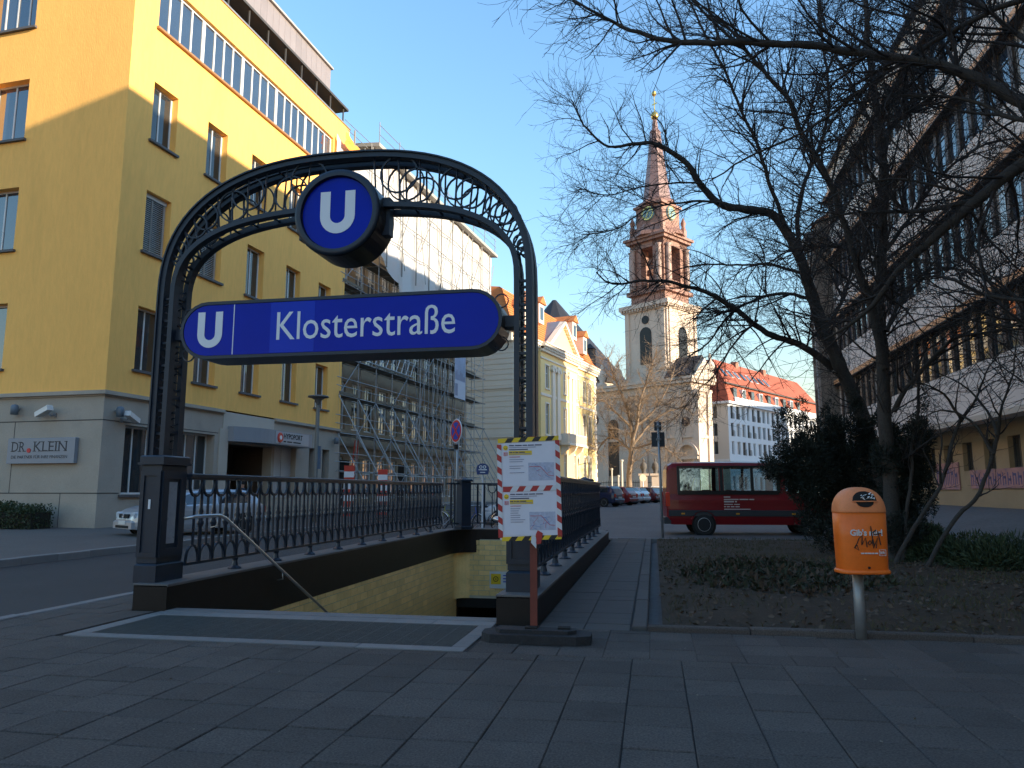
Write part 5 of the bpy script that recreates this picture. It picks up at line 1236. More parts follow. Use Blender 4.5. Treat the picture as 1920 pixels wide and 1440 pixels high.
def car(name, label, cat, loc, rz, paint, group=None, L=4.1, Hh=1.45, wagon=False):
    t = thing(name, label, cat, loc, rz, group); s_ = L / 4.1; h = Hh / 1.45   # x from the rear bumper (0) forward
    P = [(0.0, .34, .78, .8, .72, .6), (.05, .28, .9, .92, .8, .62), (.2, .24, .93, 1.1 if not wagon else 1.25, .84, .66), (.38, .22, .94, 1.34 if not wagon else 1.42, .85, .66), (.55, .2, .94, 1.4, .86, .64), (.75, .2, .93, 1.43, .86, .63), (1.2, .2, .93, 1.45, .86, .62), (1.62, .2, .92, 1.45, .86, .61), (1.7, .2, .92, 1.45, .86, .61), (2.3, .2, .91, 1.41, .86, .6), (2.55, .2, .9, 1.34, .86, .6), (2.85, .2, .93, 1.19, .86, .68), (3.1, .2, .93, 1.02, .86, .76), (3.2, .2, .92, .97, .86, .8), (3.5, .22, .88, .92, .85, .78), (3.8, .22, .8, .83, .82, .74), (3.98, .22, .7, .73, .77, .66), (4.07, .23, .6, .62, .7, .58), (4.1, .26, .5, .52, .64, .52)]
    P = [(a * s_, b_ * h, c * h, d * h, e, f) for a, b_, c, d, e, f in P]
    X = [p[0] for p in P]
    wins = [('rear_window', X[2], X[4], (7, 8, 9, 10)), ('side_window', X[4], X[7], (5,)), ('side_window_b', X[4], X[7], (12,)), ('front_side_window', X[8], X[11], (5,)), ('front_side_window_b', X[8], X[11], (12,)), ('windscreen', X[10], X[12], (7, 8, 9, 10))]
    aw = [(.78 * s_, .3), (3.3 * s_, .34)]
    bd, gl = body_loft(P, wins, [])
    bo = bd.build('body', paint, t, True)
    for nm, m_ in gl.items(): m_.build('windscreen' if nm == 'windscreen' else ('rear_window' if nm == 'rear_window' else 'side_window'), cgd, t)
    for x in (.78 * s_, 3.3 * s_):
        for sd_ in (-1, 1):
            MB().lathe([(0, 0), (.36, 0), (.36, -.02 * sd_), (0, -.02 * sd_)], (x, sd_ * .868, .31), 18, 'y', cap=False).build('wheel_arch', m_dark, t); wheel(t, x, sd_ * .8, .305, .2, sd_)
    for sd_ in (-1, 1):
        MB().box(-.01, .14, sd_ * .62 - .12, sd_ * .62 + .12, .66 * h, .88 * h).build('tail_light', m_tail, t)
        o = MB().bbox(3.82 * s_, 4.07 * s_, sd_ * .6 - .13, sd_ * .6 + .13, .58 * h, .74 * h, .03).build('headlight', m_head, t)
        MB().bbox(2.72 * s_, 2.84 * s_, sd_ * .95 - .09, sd_ * .95 + .09, .9, 1.03, .03).build('mirror', paint, t)
    MB().bbox(-.06, .1, -.74, .74, .36, .56, .04).build('rear_bumper', paint, t); MB().box(-.075, -.06, -.26, .26, .6, .71).build('number_plate', m_plate, t)
    MB().bbox(3.96 * s_, 4.14 * s_, -.72, .72, .24, .5, .06).build('front_bumper', paint, t); MB().box(4.06 * s_, 4.115 * s_, -.36, .36, .56, .68).build('grille', m_dark, t); MB().box(4.13 * s_, 4.15 * s_, -.5, .5, .26, .34).build('lower_grille', m_dark, t); MB().box(4.145 * s_, 4.155 * s_, -.26, .26, .37, .48).build('number_plate', m_plate, t)
    MB().lathe([(0, .0), (.07, .0), (.07, .02)], (4.12 * s_, 0, .62), 12, 'x', cap=False).build('badge', m_steel, t)
    return t
def paint(n, c, r=.28, met=.0): return mat('paint_' + n, c, r, var=.03, coat=.6, metal=met)
p_sil = paint('silver', (.42, .44, .47), .3, .4)
c0, c1 = on_ground(440, 990, .1), on_ground(258, 1009, .04)
d_ = (Vector((c1.x, c1.y)) - Vector((c0.x, c0.y))); an = math.radians(-104)
cs = car('parked_car', 'silver hatchback parked on the forecourt by the yellow building', 'car', (-13.7, 24.3, .06), R(-122), p_sil, 'parked cars', 4.3)
cars = [((1120, 947), 'dark blue estate car at the near end of the parked row', (.012, .02, .06), True), ((1149, 946), 'red hatchback between the dark blue and the small silver car', (.25, .02, .02), False), ((1160, 944), 'small silver hatchback in the parked row next to the red one', (.4, .42, .46), False),
        ((1178, 943.5), 'light silver hatchback with dark rear wheel in the middle of the parked row', (.5, .53, .57), False), ((1203, 942), 'dark red saloon in the parked row beyond the silver ones', (.12, .015, .02), False), ((1214, 940.5), 'black saloon near the far end of the parked row', (.015, .015, .018), False), ((1222, 939.5), 'pale green car at the far end of the parked row', (.35, .42, .4), False)]
for k, ((u, v), l, c, wg) in enumerate(cars):
    Y = 55 + k * 4.0; p = at(u, v, Y); z = gh(p.x, Y)
    car('parked_car', l, 'car', (p.x + 1.6, Y, z), R(155), paint('row%d' % k, c, .28, .3 if k in (2, 3) else 0), 'parked cars', 4.1, 1.5 if wg else 1.45, wg)
p = at(932, 985, 33.5); car('parked_car', 'pale blue white car standing in the road behind the far railing', 'car', (-6.6 + 3.2, 33.6, gh(-6, 33.6)), R(176), paint('paleblue', (.42, .47, .54)), 'parked cars')

# red van
vp = on_ground(1321, 1003, -.1)
vn = thing('van', 'dark red minibus with long side windows parked across the square', 'van', (0, 0, 0), R(4))
m_vr = mat('van_red', (.19, .007, .011), .35, var=.04, spec=.35, coat=.2); VL = 6.3
V = [(0, .5, 1.2, 1.25, .9, .8), (.03, .42, 1.3, 2.2, .94, .82), (.09, .36, 1.34, 2.36, .96, .84), (.22, .34, 1.36, 2.43, .97, .85), (.42, .34, 1.36, 2.45, .975, .85), (.46, .34, 1.36, 2.45, .975, .85), (.9, .34, 1.36, 2.46, .98, .85), (1.3, .34, 1.36, 2.46, .98, .85), (1.86, .34, 1.36, 2.46, .98, .85), (2.02, .34, 1.36, 2.46, .98, .85), (2.5, .34, 1.36, 2.46, .98, .85), (2.98, .34, 1.36, 2.45, .98, .85), (3.04, .34, 1.36, 2.45, .98, .85), (3.72, .34, 1.36, 2.43, .98, .84), (3.9, .34, 1.35, 2.41, .98, .83), (4.1, .34, 1.33, 2.33, .97, .82), (4.35, .34, 1.3, 2.0, .96, .84), (4.62, .34, 1.27, 1.6, .95, .85), (4.8, .34, 1.22, 1.3, .94, .86), (5.1, .36, 1.1, 1.12, .92, .82), (5.45, .4, .9, .92, .86, .74), (5.6, .46, .7, .72, .78, .62)]
V = [((v[0] if v[0] < 3.1 else 3.04 + (v[0] - 3.04) * 1.27), *v[1:]) for v in V]; X = [v[0] for v in V]
wn = [('a', X[5], X[8], (5,)), ('b', X[9], X[11], (5,)), ('c', X[12], X[13], (5,)), ('d', X[14], X[17], (5,)), ('e', X[5], X[8], (12,)), ('f', X[9], X[11], (12,)), ('g', X[12], X[13], (12,)), ('h', X[14], X[17], (12,)), ('ws', X[15], X[18], (7, 8, 9, 10)), ('rw', X[1], X[2], (6, 7, 8, 9, 10, 11))]
bd, gl = body_loft(V, wn, [])
bd.build('body', m_vr, vn, True)
for k_, m_ in gl.items():
    if k_ != 'rw': m_.build('windscreen' if k_ == 'ws' else 'side_window', cg, vn)
    else: m_.build('rear_window', m_vr, vn)
b = MB()
for sd_ in (-1, 1): b.sweep([(.4, sd_ * .965, 1.4), (3.9, sd_ * .965, 1.4)], (0, 1, 0), .03, .13); b.sweep([(.4, sd_ * .878, 2.27), (3.9, sd_ * .878, 2.27)], (0, 1, 0), .03, .07); [b.sweep([(x, sd_ * .97, 1.4), (x, sd_ * .872, 2.27)], (0, 1, 0), .03, .1) for x in (.44, 1.94, 3.01, 3.9)]
b.build('window_band', m_black, vn)
b = MB()
for sd_ in (-1, 1): b.bbox(.06, 5.3, sd_ * .985 - .03, sd_ * .985 + .03, .62, .82, .015)
b.build('rubbing_strip', m_trim, vn)
b = MB(); [b.sweep([(.25, sd_ * .975, 1.08), (2.0, sd_ * .995, 1.06), (5.0, sd_ * .985, 1.0)], (0, 1, 0), .012, .012) for sd_ in (-1, 1)]; b.build('side_crease', m_vr, vn)
b = MB(); b.bbox(-.09, .14, -.93, .93, .36, .6, .04); b.build('rear_bumper', m_trim, vn)
for sd_ in (-1, 1):
    MB().bbox(-.03, .12, sd_ * .86 - .1, sd_ * .86 + .1, .95, 1.42, .03).build('tail_light', m_tail, vn)
    MB().bbox(5.9, 6.15, sd_ * .72 - .14, sd_ * .72 + .14, .78, 1.0, .04).build('headlight', m_head, vn); MB().bbox(4.85, 5.02, sd_ * 1.08 - .1, sd_ * 1.08 + .1, 1.3, 1.62, .04).build('mirror', m_trim, vn)
    for x in (1.28, 5.0):
        MB().lathe([(0, 0), (.42, 0), (.42, -.03 * sd_), (0, -.03 * sd_)], (x, sd_ * .99, .34), 20, 'y', cap=False).build('wheel_arch', m_dark, vn)
        MB().ring((x, sd_ * .985, .34), .45, (0, 1, 0), .06, .05, 16, -(math.pi - .4), -.4, (1, 0, 0)).build('arch_flare', m_vr, vn)
        wheel(vn, x, sd_ * .9, .345, .24, sd_)
for x in (.5, 2.4, 4.3): MB().box(x, x + .12, -1.02, -.98, .68, .73).build('side_marker', m_amber, vn)
m_ltr = mat('van_lettering', (.55, .45, .42), .5); b = MB()
for k, (ws_, hh_) in enumerate((((.22,), .035), ((.5, .3, .16), .035), ((.34, .06), .05), ((.3, .2), .03), ((.05, .1, .12, .14), .035), ((.9,), .03))):
    x = 2.0
    for w_ in ws_: b.box(x, x + w_, -1.0, -.975, 1.24 - k * .08, 1.24 - k * .08 + hh_); x += w_ + .04
b.build('small_lettering', m_ltr, vn)
m_seat = mat('seat_cloth', (.05, .055, .06), .9)
for x in (.6, 1.5, 2.4, 3.3):
    for y in (-.45, .45): b = MB(); b.bbox(x, x + .5, y - .38, y + .38, .55, .85, .05); b.bbox(x - .05, x + .1, y - .38, y + .38, .86, 1.5, .04); b.build('seat', m_seat, vn)
MB().box(.1, 5.2, -.9, .9, .36, .42).build('floor_panel', m_trim, vn); MB().bbox(4.5, 5.1, -.85, .85, .9, 1.28, .08).build('dashboard', m_trim, vn)
b = MB(); b.box(1.35, 1.39, .3, .34, 1.35, 1.85); b.sweep([(1.0, .3, 1.4), (1.15, .3, 1.9)], (0, 1, 0), .04, .05); b.build('grab_pole', m_ye, vn)
_R = Matrix.Rotation(R(4), 4, 'Z'); off_ = _R @ Vector((1.28, -1.0, 0)); vn.scale = (1, 1, 1.06); vn.location = (vp.x - off_.x, vp.y - off_.y, gh(vp.x + 1, vp.y + 1) + .0)

# ------------------------------------------------------------------ signs, lamps, posts
p = at(855, 808, 24.7); gzz = gh(p.x, p.y)
t = thing('no_stopping_sign', 'round blue no stopping sign with red cross and rim on a grey pole', 'traffic sign', (p.x, p.y, gzz), YAW - R(58))
H = p.z - gzz; MB().tube([(0, .06, 0), (0, .06, H + .45)], .05, 10).build('pole', m_galv, t, True)
disc(0, -.0, H, .4, .03).build('plate', m_white, t); disc(0, -.006, H, .375, .005).build('rim', m_red, t); disc(0, -.012, H, .3, .005).build('face', mat('traffic_blue', (.02, .06, .4), .4), t)
b = MB(); [b.sweep([(-s_ * .21, -.016, H - .21), (s_ * .21, -.016, H + .21)], (0, 1, 0), .006, .075) for s_ in (-1, 1)]; b.build('cross', m_red, t); MB().box(-.07, .07, -.03, .05, H - .62, H - .46).build('sticker', m_dark, t)
p = at(905, 880, 25.6); gzz = gh(p.x, p.y); H = p.z - gzz
t = thing('blue_sign', 'small dark blue sign with two white rings and rounded top on a white post', 'sign', (p.x, p.y, gzz), YAW)
MB().tube([(0, .04, 0), (0, .04, H)], .035, 8).build('post', m_tw, t); MB().prism([(-.2, H - .18), (.2, H - .18)] + [(.225 * math.cos(a), H + .01 + .2 * math.sin(a)) for a in [math.pi * k / 12 for k in range(13)]], 'y', -.01, .01).build('panel', mat('panel_navy', (.012, .045, .16), .4), t)
b = MB(); [b.ring((s_ * .065, -.013, H + .08), .045, (0, 1, 0), .006, .022, 14) for s_ in (-1, 1)]; b.build('ring', m_white, t)
b = MB(); b.box(-.15, .15, -.014, -.009, H - .03, H - .0); b.box(-.09, .09, -.014, -.009, H - .12, H - .09); b.build('text_lines', m_white, t)
p = on_ground(1243, 1010, -.02); ztop = at(1239, 790, p.y).z
t = thing('sign_pole', 'grey pole with two signs seen from behind beside the path end', 'traffic sign', (p.x, p.y, 0), YAW + R(4))
MB().tube([(0, 0, -.1), (-.06, 0, ztop)], .04, 10).build('pole', m_galv, t, True); m_bk_s = mat('sign_back', (.045, .055, .065), .5, var=.1)
for (w_, h_, zc) in ((.11, .14, ztop - .15), (.21, .23, ztop - .57)):
    MB().bbox(-.05 - w_, -.05 + w_, .05, .075, zc - h_, zc + h_, .01).build('sign_back', m_bk_s, t); MB().box(-.12, .02, -.05, .06, zc - .03, zc + .03).build('clamp', m_galv, t)
p = at(597, 745, 31.0); gzz = fz(p.x, p.y)
t = thing('street_lamp', 'grey street lamp with flat disc shade in front of the yellow building', 'street lamp', (p.x, p.y, 0)); H = p.z
MB().lathe([(.11, gzz), (.1, 1.2), (.085, H - .5), (.07, H - .35)], n=12).build('pole', mat('lamp_post_grey', (.2, .19, .17), .7, var=.1), t, True)
MB().lathe([(.07, H - .36), (.09, H - .3), (.16, H - .12), (.3, H - .03), (.47, H), (.44, H + .06), (.2, H + .1), (0, H + .11)], n=24, cap=False).build('lamp_shade', mat('lamp_shade_grey', (.14, .14, .135), .6), t, True)
MB().box(.09, .2, -.05, .05, 2.4, 3.4).build('control_box', mat('lamp_blue_box', (.06, .1, .16), .6), t)
for (u, v0, v1, Y, l, r) in ((1148, 880, 925, 92, 'pale short bollard lamp left of the tall pale pole', .09), (1167, 864, 925, 92, 'tall pale pole lit by the sun behind the parked cars', .13), (1160, 893, 925, 90, 'lowest pale post between the two lit poles', .1)):
    p, q = at(u, v1, Y), at(u, v0, Y); z = gh(p.x, p.y); t = thing('pole', l, 'pole', (p.x, p.y, z), 0, 'sunlit poles by the church')
    MB().tube([(0, 0, 0), (0, 0, q.z - z)], r, 8).build('shaft', mat('pale_metal', (.55, .5, .4), .5), t); MB().lathe([(r * 1.6, q.z - z - .1), (r * 1.6, q.z - z + .12), (0, q.z - z + .16)], n=8, cap=False).build('cap', mat('pale_metal', (.55, .5, .4), .5), t)
p, q = at(1206, 925, 93), at(1206, 896, 93); z = gh(p.x, p.y); t = thing('round_sign_post', 'pale round sign on a short post near the gate piers', 'traffic sign', (p.x, p.y, z), R(20))
MB().tube([(0, 0, 0), (0, 0, q.z - z)], .07, 6).build('post', m_galv, t); disc(0, -.08, q.z - z, .42, .04, 16).build('plate', mat('plate_warm', (.7, .6, .35), .5), t)
t = thing('barrier', 'red and white barrier board at the end of the parked cars', 'barrier', (*at(1236, 925, 95).xy, .45), YAW)
for k in range(6): MB().box(-.9 + k * .3, -.6 + k * .3, -.03, .03, .3, 1.4).build('stripe', m_red if k % 2 else m_white, t)
MB().tube([(-.95, 0, 0), (-.95, 0, 1.5), (.95, 0, 1.5), (.95, 0, 0)], .05, 6).build('frame', m_white, t)
# bicycles behind the far railing
def bike(label, loc, rz, c):
    t = thing('bicycle', label, 'bicycle', loc, rz, 'bicycles parked behind the far railing'); m = mat('bike_%.2f' % c[0], c, .35)
    for x in (-.52, .52):
        w_ = MB().ring((x, 0, .34), .33, (0, 1, 0), .03, .035, 20).build('wheel', m_tyre, t); s_ = MB(); [s_.tube([(x, 0, .34), (x + .32 * math.cos(a), 0, .34 + .32 * math.sin(a))], .004, 3, False) for a in [k * math.pi / 6 for k in range(12)]]; s_.build('spokes', m_steel, w_)
    f = MB(); [f.tube(p_, .018, 6) for p_ in ([(-.52, 0, .34), (-.1, 0, .3), (.36, 0, .78), (-.2, 0, .8), (-.52, 0, .34)], [(-.1, 0, .3), (-.24, 0, .92)], [(.52, 0, .34), (.34, 0, .95)])]; f.build('frame', m, t)
    MB().bbox(-.36, -.1, -.07, .07, .92, .98, .02).build('saddle', m_dark, t); MB().tube([(.25, -.28, 1.0), (.35, -.1, 1.02), (.35, .1, 1.02), (.25, .28, 1.0)], .014, 6).build('handlebar', m_steel, t)
    MB().ring((.52, 0, .34), .37, (0, 1, 0), .05, .01, 10, -2.6, -.6, (1, 0, 0)).build('mudguard', m_steel, t)
for (u, Y, rz, c, l) in ((838, 27.5, 20, (.3, .3, .32), 'pale bicycle nearest the corner post behind the far railing'), (880, 27.8, -35, (.03, .08, .3), 'blue bicycle next to the no stopping pole'), (915, 28.2, 60, (.05, .05, .06), 'dark bicycle near the blue sign'), (848, 29.3, 160, (.35, .33, .05), 'greenish yellow bicycle behind the pale one')):
    p = at(u, 950, Y); bike(l, (p.x, Y, gh(p.x, Y)), R(rz), c)
# walker behind the railing
pw = at(456, 940, 26.6); gp = fz(pw.x, pw.y)
J = {'pel': (0, 0, .95), 'chest': (.03, 0, 1.3), 'neck': (.04, 0, 1.5), 'head': (.07, 0, 1.58), 'top': (.07, 0, 1.74), 'ls': (.02, .19, 1.43), 'le': (-.1, .25, 1.15), 'lh': (.02, .25, .92), 'rs': (.04, -.19, 1.43), 're': (.06, -.25, 1.14), 'rh': (.22, -.22, .95), 'lk': (.16, .1, .52), 'la': (.08, .1, .1), 'lt': (.28, .1, .04), 'rk': (.02, -.1, .5), 'ra': (-.28, -.1, .14), 'rt': (-.12, -.1, .05), 'lp': (.01, .1, .9), 'rp': (0, -.1, .9)}
rad = {'pel': .15, 'chest': .17, 'neck': .06, 'head': .095, 'top': .085, 'ls': .075, 'le': .055, 'lh': .04, 'rs': .075, 're': .055, 'rh': .04, 'lk': .07, 'la': .05, 'lt': .04, 'rk': .07, 'ra': .05, 'rt': .04, 'lp': .1, 'rp': .1}
E_ = [('pel', 'chest'), ('chest', 'neck'), ('neck', 'head'), ('head', 'top'), ('chest', 'ls'), ('ls', 'le'), ('le', 'lh'), ('chest', 'rs'), ('rs', 're'), ('re', 'rh'), ('pel', 'lp'), ('lp', 'lk'), ('lk', 'la'), ('la', 'lt'), ('pel', 'rp'), ('rp', 'rk'), ('rk', 'ra'), ('ra', 'rt')]
K_ = list(J); me = bpy.data.meshes.new('person'); me.from_pydata([J[k] for k in K_], [(K_.index(a), K_.index(b_)) for a, b_ in E_], [])
tmp = bpy.data.objects.new('tmp', me); COL.objects.link(tmp); tmp.modifiers.new('s', 'SKIN'); me.skin_vertices[0].data[0].use_root = True
for i, k in enumerate(K_): me.skin_vertices[0].data[i].radius = (rad[k], rad[k])
tmp.modifiers.new('d', 'SUBSURF').levels = 1
bpy.context.view_layer.update(); pm_ = bpy.data.meshes.new_from_object(tmp.evaluated_get(bpy.context.evaluated_depsgraph_get())); bpy.data.objects.remove(tmp)
pm_.materials.clear(); pm_.materials.append(mat('dark_clothes', (.025, .028, .04), .9, var=.15)); m_skin = mat('skin', (.42, .22, .15), .6); pm_.materials.append(m_skin)
for pl_ in pm_.polygons:
    pl_.use_smooth = True
    c = pl_.center
    if c.z > 1.5 or (c.z < .98 and abs(c.y) > .19 and c.z > .8): pl_.material_index = 1
po = obj('person', pm_, None, None, (pw.x, pw.y, gp), YAW + R(185)); tag(po, 'person in dark clothes walking behind the road side railing', 'person')
b = MB(); b.lathe([(.1, 1.64), (.108, 1.7), (.095, 1.77), (.04, 1.81), (0, 1.815)], (.055, 0, 0), 12, cap=False); b.build('hair', m_dark, po, True)
b = MB(); b.prism([(.15, 1.655), (.19, 1.625), (.15, 1.615)], 'y', -.014, .014); b.build('nose', m_skin, po)
# ------------------------------------------------------------------ trees
m_bark = mat('bark', (.045, .037, .031), .9, var=.25, scale=6, fine=.35, fscale=40, bump=1, bscale=45, stain=((.05, .06, .03), 3, .6, .5))
m_twig = mat('twig_bark', (.028, .022, .02), .85, var=.2, scale=2)
def nrm(a): return a / np.maximum(1e-9, np.linalg.norm(a, axis=-1, keepdims=True))
def tubes_np(P, Rd, n):                 # P (m,K,3) Rd (m,K)
    m, K, _ = P.shape
    T_ = np.empty_like(P); T_[:, 1:-1] = P[:, 2:] - P[:, :-2]; T_[:, 0] = P[:, 1] - P[:, 0]; T_[:, -1] = P[:, -1] - P[:, -2]; T_ = nrm(T_)
    ref = np.where(np.abs(T_[:, :1, 2:3]) < .9, np.array([0, 0, 1.0]), np.array([1.0, 0, 0])) * np.ones((m, K, 1))
    e1 = nrm(np.cross(T_, ref)); e2 = np.cross(T_, e1)
    a = 2 * np.pi * np.arange(n) / n
    V = P[:, :, None, :] + Rd[:, :, None, None] * (e1[:, :, None, :] * np.cos(a)[None, None, :, None] + e2[:, :, None, :] * np.sin(a)[None, None, :, None])
    i = np.arange(m)[:, None, None] * K * n; j = np.arange(K - 1)[None, :, None] * n; k = np.arange(n)[None, None, :]; k2 = (k + 1) % n
    F = np.stack([i + j + k, i + j + k2, i + j + n + k2, i + j + n + k], -1).reshape(-1, 4)
    return V.reshape(-1, 3), F
def grow(P0, D, L, r0, r1, K, wander, up):
    m = len(P0); P = np.empty((m, K, 3)); P[:, 0] = P0; d = nrm(D); st = (L / (K - 1))[:, None]
    for k in range(1, K):
        d = nrm(d + RNG.normal(0, wander, (m, 3)) + np.array([0, 0, up])); P[:, k] = P[:, k - 1] + d * st
    t = np.linspace(0, 1, K)[None, :]
    return P, r0[:, None] * (1 - t) + r1[:, None] * t
def spawn(P, Rd, per_len, t0, amin, amax):
    """children start points and directions along polylines P (m,K,3)"""
    m, K, _ = P.shape; seg = np.linalg.norm(P[:, 1:] - P[:, :-1], axis=2); L = seg.sum(1)
    cnt = RNG.poisson(L * per_len); idx = np.repeat(np.arange(m), cnt); t = t0 + (1 - t0) * RNG.random(len(idx)); f = t * (K - 1); k = np.minimum(f.astype(int), K - 2); w_ = (f - k)[:, None]
    p = P[idx, k] * (1 - w_) + P[idx, k + 1] * w_; tg = nrm(P[idx, k + 1] - P[idx, k]); r = Rd[idx, k] * (1 - w_[:, 0]) + Rd[idx, k + 1] * w_[:, 0]
    q = nrm(np.cross(tg, RNG.normal(0, 1, (len(idx), 3)))); a = RNG.uniform(amin, amax, len(idx))[:, None]
    return p, tg * np.cos(a) + q * np.sin(a), r, t, L[idx]
def smooth_path(pts, step):
    pts = np.array(pts, float); out = []
    for i in range(len(pts) - 1):
        p0, p1, p2, p3 = pts[max(0, i - 1)], pts[i], pts[i + 1], pts[min(len(pts) - 1, i + 2)]; n = max(2, int(np.linalg.norm(p2[:3] - p1[:3]) / step))
        for t in np.arange(n) / n: out.append(.5 * ((2 * p1) + (-p0 + p2) * t + (2 * p0 - 5 * p1 + 4 * p2 - p3) * t * t + (-p0 + 3 * p1 - 3 * p2 + p3) * t ** 3))
    out.append(pts[-1]); return np.array(out)
def tree(label, base, limbs, dens=(5.2, 5.6, 3.6), lens=(2.2, 1.05, .34), scale=1.0, bark=None, twigm=None, group='bare trees in the planting bed', cat='tree', name='bare_tree', tw=.0042, droop=.0):
    """limbs: list of (kind, [(u, v, Y, width_px)...])"""
    t = thing(name, label, cat, base, 0, group); B = np.array(base); bark = bark or m_bark; twigm = twigm or m_twig; allP = []
    for kind, pts in limbs:
        q = []
        for (u, v, Y, wpx) in pts:
            p = at(u, v, Y); dd = (np.array(p) - np.array([0, 0, EYE])) @ _fw; q.append((p.x - B[0], p.y - B[1], p.z - B[2], wpx * .42 * dd / FPX))
        s_ = smooth_path(q, .16 * scale); wob = np.cumsum(RNG.normal(0, .012 * scale, (len(s_), 3)), 0); wob -= np.linspace(0, 1, len(s_))[:, None] * wob[-1]; s_[:, :3] += wob
        rad_ = np.maximum(.004, s_[:, 3]) * (1 + .08 * np.sin(np.arange(len(s_)) * 1.7) * RNG.random(len(s_)))
        if kind == 'trunk': rad_[:4] *= np.array([1.5, 1.28, 1.12, 1.04])
        V_, F_ = tubes_np(s_[None, :, :3], rad_[None], 9 if kind == 'trunk' else 7); me = np_mesh(kind, V_, F_); me.polygons.foreach_set('use_smooth', [True] * len(F_)); obj(kind, me, bark, t)
        K = 24; ii = np.linspace(0, len(s_) - 1, K); i0 = np.minimum(ii.astype(int), len(s_) - 2); w_ = (ii - i0)[:, None]
        allP.append((s_[i0, :3] * (1 - w_) + s_[i0 + 1, :3] * w_, rad_[i0] * (1 - w_[:, 0]) + rad_[i0 + 1] * w_[:, 0], kind))
    VV, FF, nv_ = [], [], 0
    def put(P, r, n):
        nonlocal nv_
        v, f = tubes_np(P, r, n); VV.append(v); FF.append(f + nv_); nv_ += len(v)
    P1 = np.stack([p for p, _, k in allP]); R1 = np.stack([r for _, r, _ in allP])
    keep = np.array([k != 'trunk' for *_, k in allP])
    p, d, r, tt, _ = spawn(P1, R1, dens[0], .12, .5, 1.25); ok = p[:, 2] > 1.3 * scale; p, d, r, tt = p[ok], d[ok], r[ok], tt[ok]
    d[:, 2] += .18
    L = lens[0] * RNG.uniform(.35, 1.15, len(p)) * (1.2 - .65 * tt); r0 = np.minimum(r * .7, .028 * scale) * (.55 + .45 * L / lens[0]); P2, R2 = grow(p, d, L, np.maximum(r0, tw * 2.4), np.full(len(p), tw * 1.5), 9, .11, .02 - droop); put(P2, R2, 5)
    p, d, r, tt, _ = spawn(P2, R2, dens[1] / scale, .1, .45, 1.15); p_, d_2, r_2, tt_, _ = spawn(P1, R1, dens[1] * .35 / scale, .5, .6, 1.3)
    p = np.concatenate([p, p_]); d = np.concatenate([d, d_2]); r = np.concatenate([r, r_2]); ok = p[:, 2] > 1.2 * scale; p, d, r = p[ok], d[ok], r[ok]
    L = lens[1] * RNG.uniform(.3, 1.25, len(p)); P3, R3 = grow(p, d, L, np.minimum(np.maximum(r * .6, tw * 1.3), tw * 2.2), np.full(len(p), tw * .85), 7, .13, .03 - droop); put(P3, R3, 3)
    p, d, r, tt, _ = spawn(P3, R3, dens[2] / scale, .1, .5, 1.2); L = lens[2] * RNG.uniform(.4, 1.4, len(p)); P4, R4 = grow(p, d, L, np.full(len(p), tw * 1.0), np.full(len(p), tw * .7), 4, .1, .04); put(P4, R4, 3)
    o = obj('twigs', np_mesh('twigs', np.concatenate(VV), np.concatenate(FF)), twigm, t); o['kind'] = 'stuff'
    return t
def Lb(kind, px, Y0, Y1, w0, w1):
    n = len(px); return (kind, [(u, v, Y0 + (Y1 - Y0) * k / (n - 1), w0 + (w1 - w0) * (k / (n - 1)) ** .8) for k, (u, v) in enumerate(px)])
bA = on_ground(1676, 1058, 0.02)
YA = bA.y
tree('tall bare tree with straight trunk directly behind the orange litter bin', (bA.x, bA.y, .02), [
    Lb('trunk', [(1676, 1058), (1674, 960), (1672, 880), (1668, 760), (1664, 640), (1662, 520), (1660, 400), (1655, 300), (1648, 200), (1640, 120), (1628, 0), (1618, -130), (1612, -260)], YA, YA + .3, 40, 6),
    Lb('limb', [(1660, 690), (1640, 600), (1628, 545), (1610, 495), (1587, 417), (1553, 333), (1504, 250), (1483, 191), (1442, 146), (1400, 101), (1369, 73), (1300, 0), (1262, -60)], YA, YA - 2.4, 22, 4),
    Lb('limb', [(1676, 770), (1699, 728), (1747, 672), (1782, 637), (1817, 624), (1870, 622), (1930, 618)], YA, YA - 1.6, 13, 5),
    Lb('limb', [(1658, 290), (1671, 243), (1688, 222), (1747, 180), (1782, 139), (1806, 100), (1830, 30), (1840, -60)], YA, YA + 1.5, 12, 4),
    Lb('limb', [(1650, 150), (1690, 60), (1735, 0), (1770, -90)], YA, YA + 1.2, 9, 4),
    Lb('limb', [(1655, 290), (1643, 240), (1612, 201), (1587, 149), (1567, 104), (1540, 40), (1510, -60)], YA, YA + 1.8, 10, 3.5),
    Lb('limb', [(1664, 560), (1640, 500), (1600, 470), (1540, 460), (1480, 470), (1430, 500)], YA, YA + 1.5, 9, 3),
    Lb('limb', [(1662, 470), (1700, 420), (1740, 360), (1800, 300), (1850, 270), (1900, 260)], YA, YA + 2, 10, 4),
    Lb('limb', [(1662, 620), (1690, 560), (1730, 510), (1780, 500), (1850, 520), (1900, 560)], YA, YA + 1.2, 10, 3)])
bB = on_ground(1652, 1016, 0.02); YB_ = bB.y
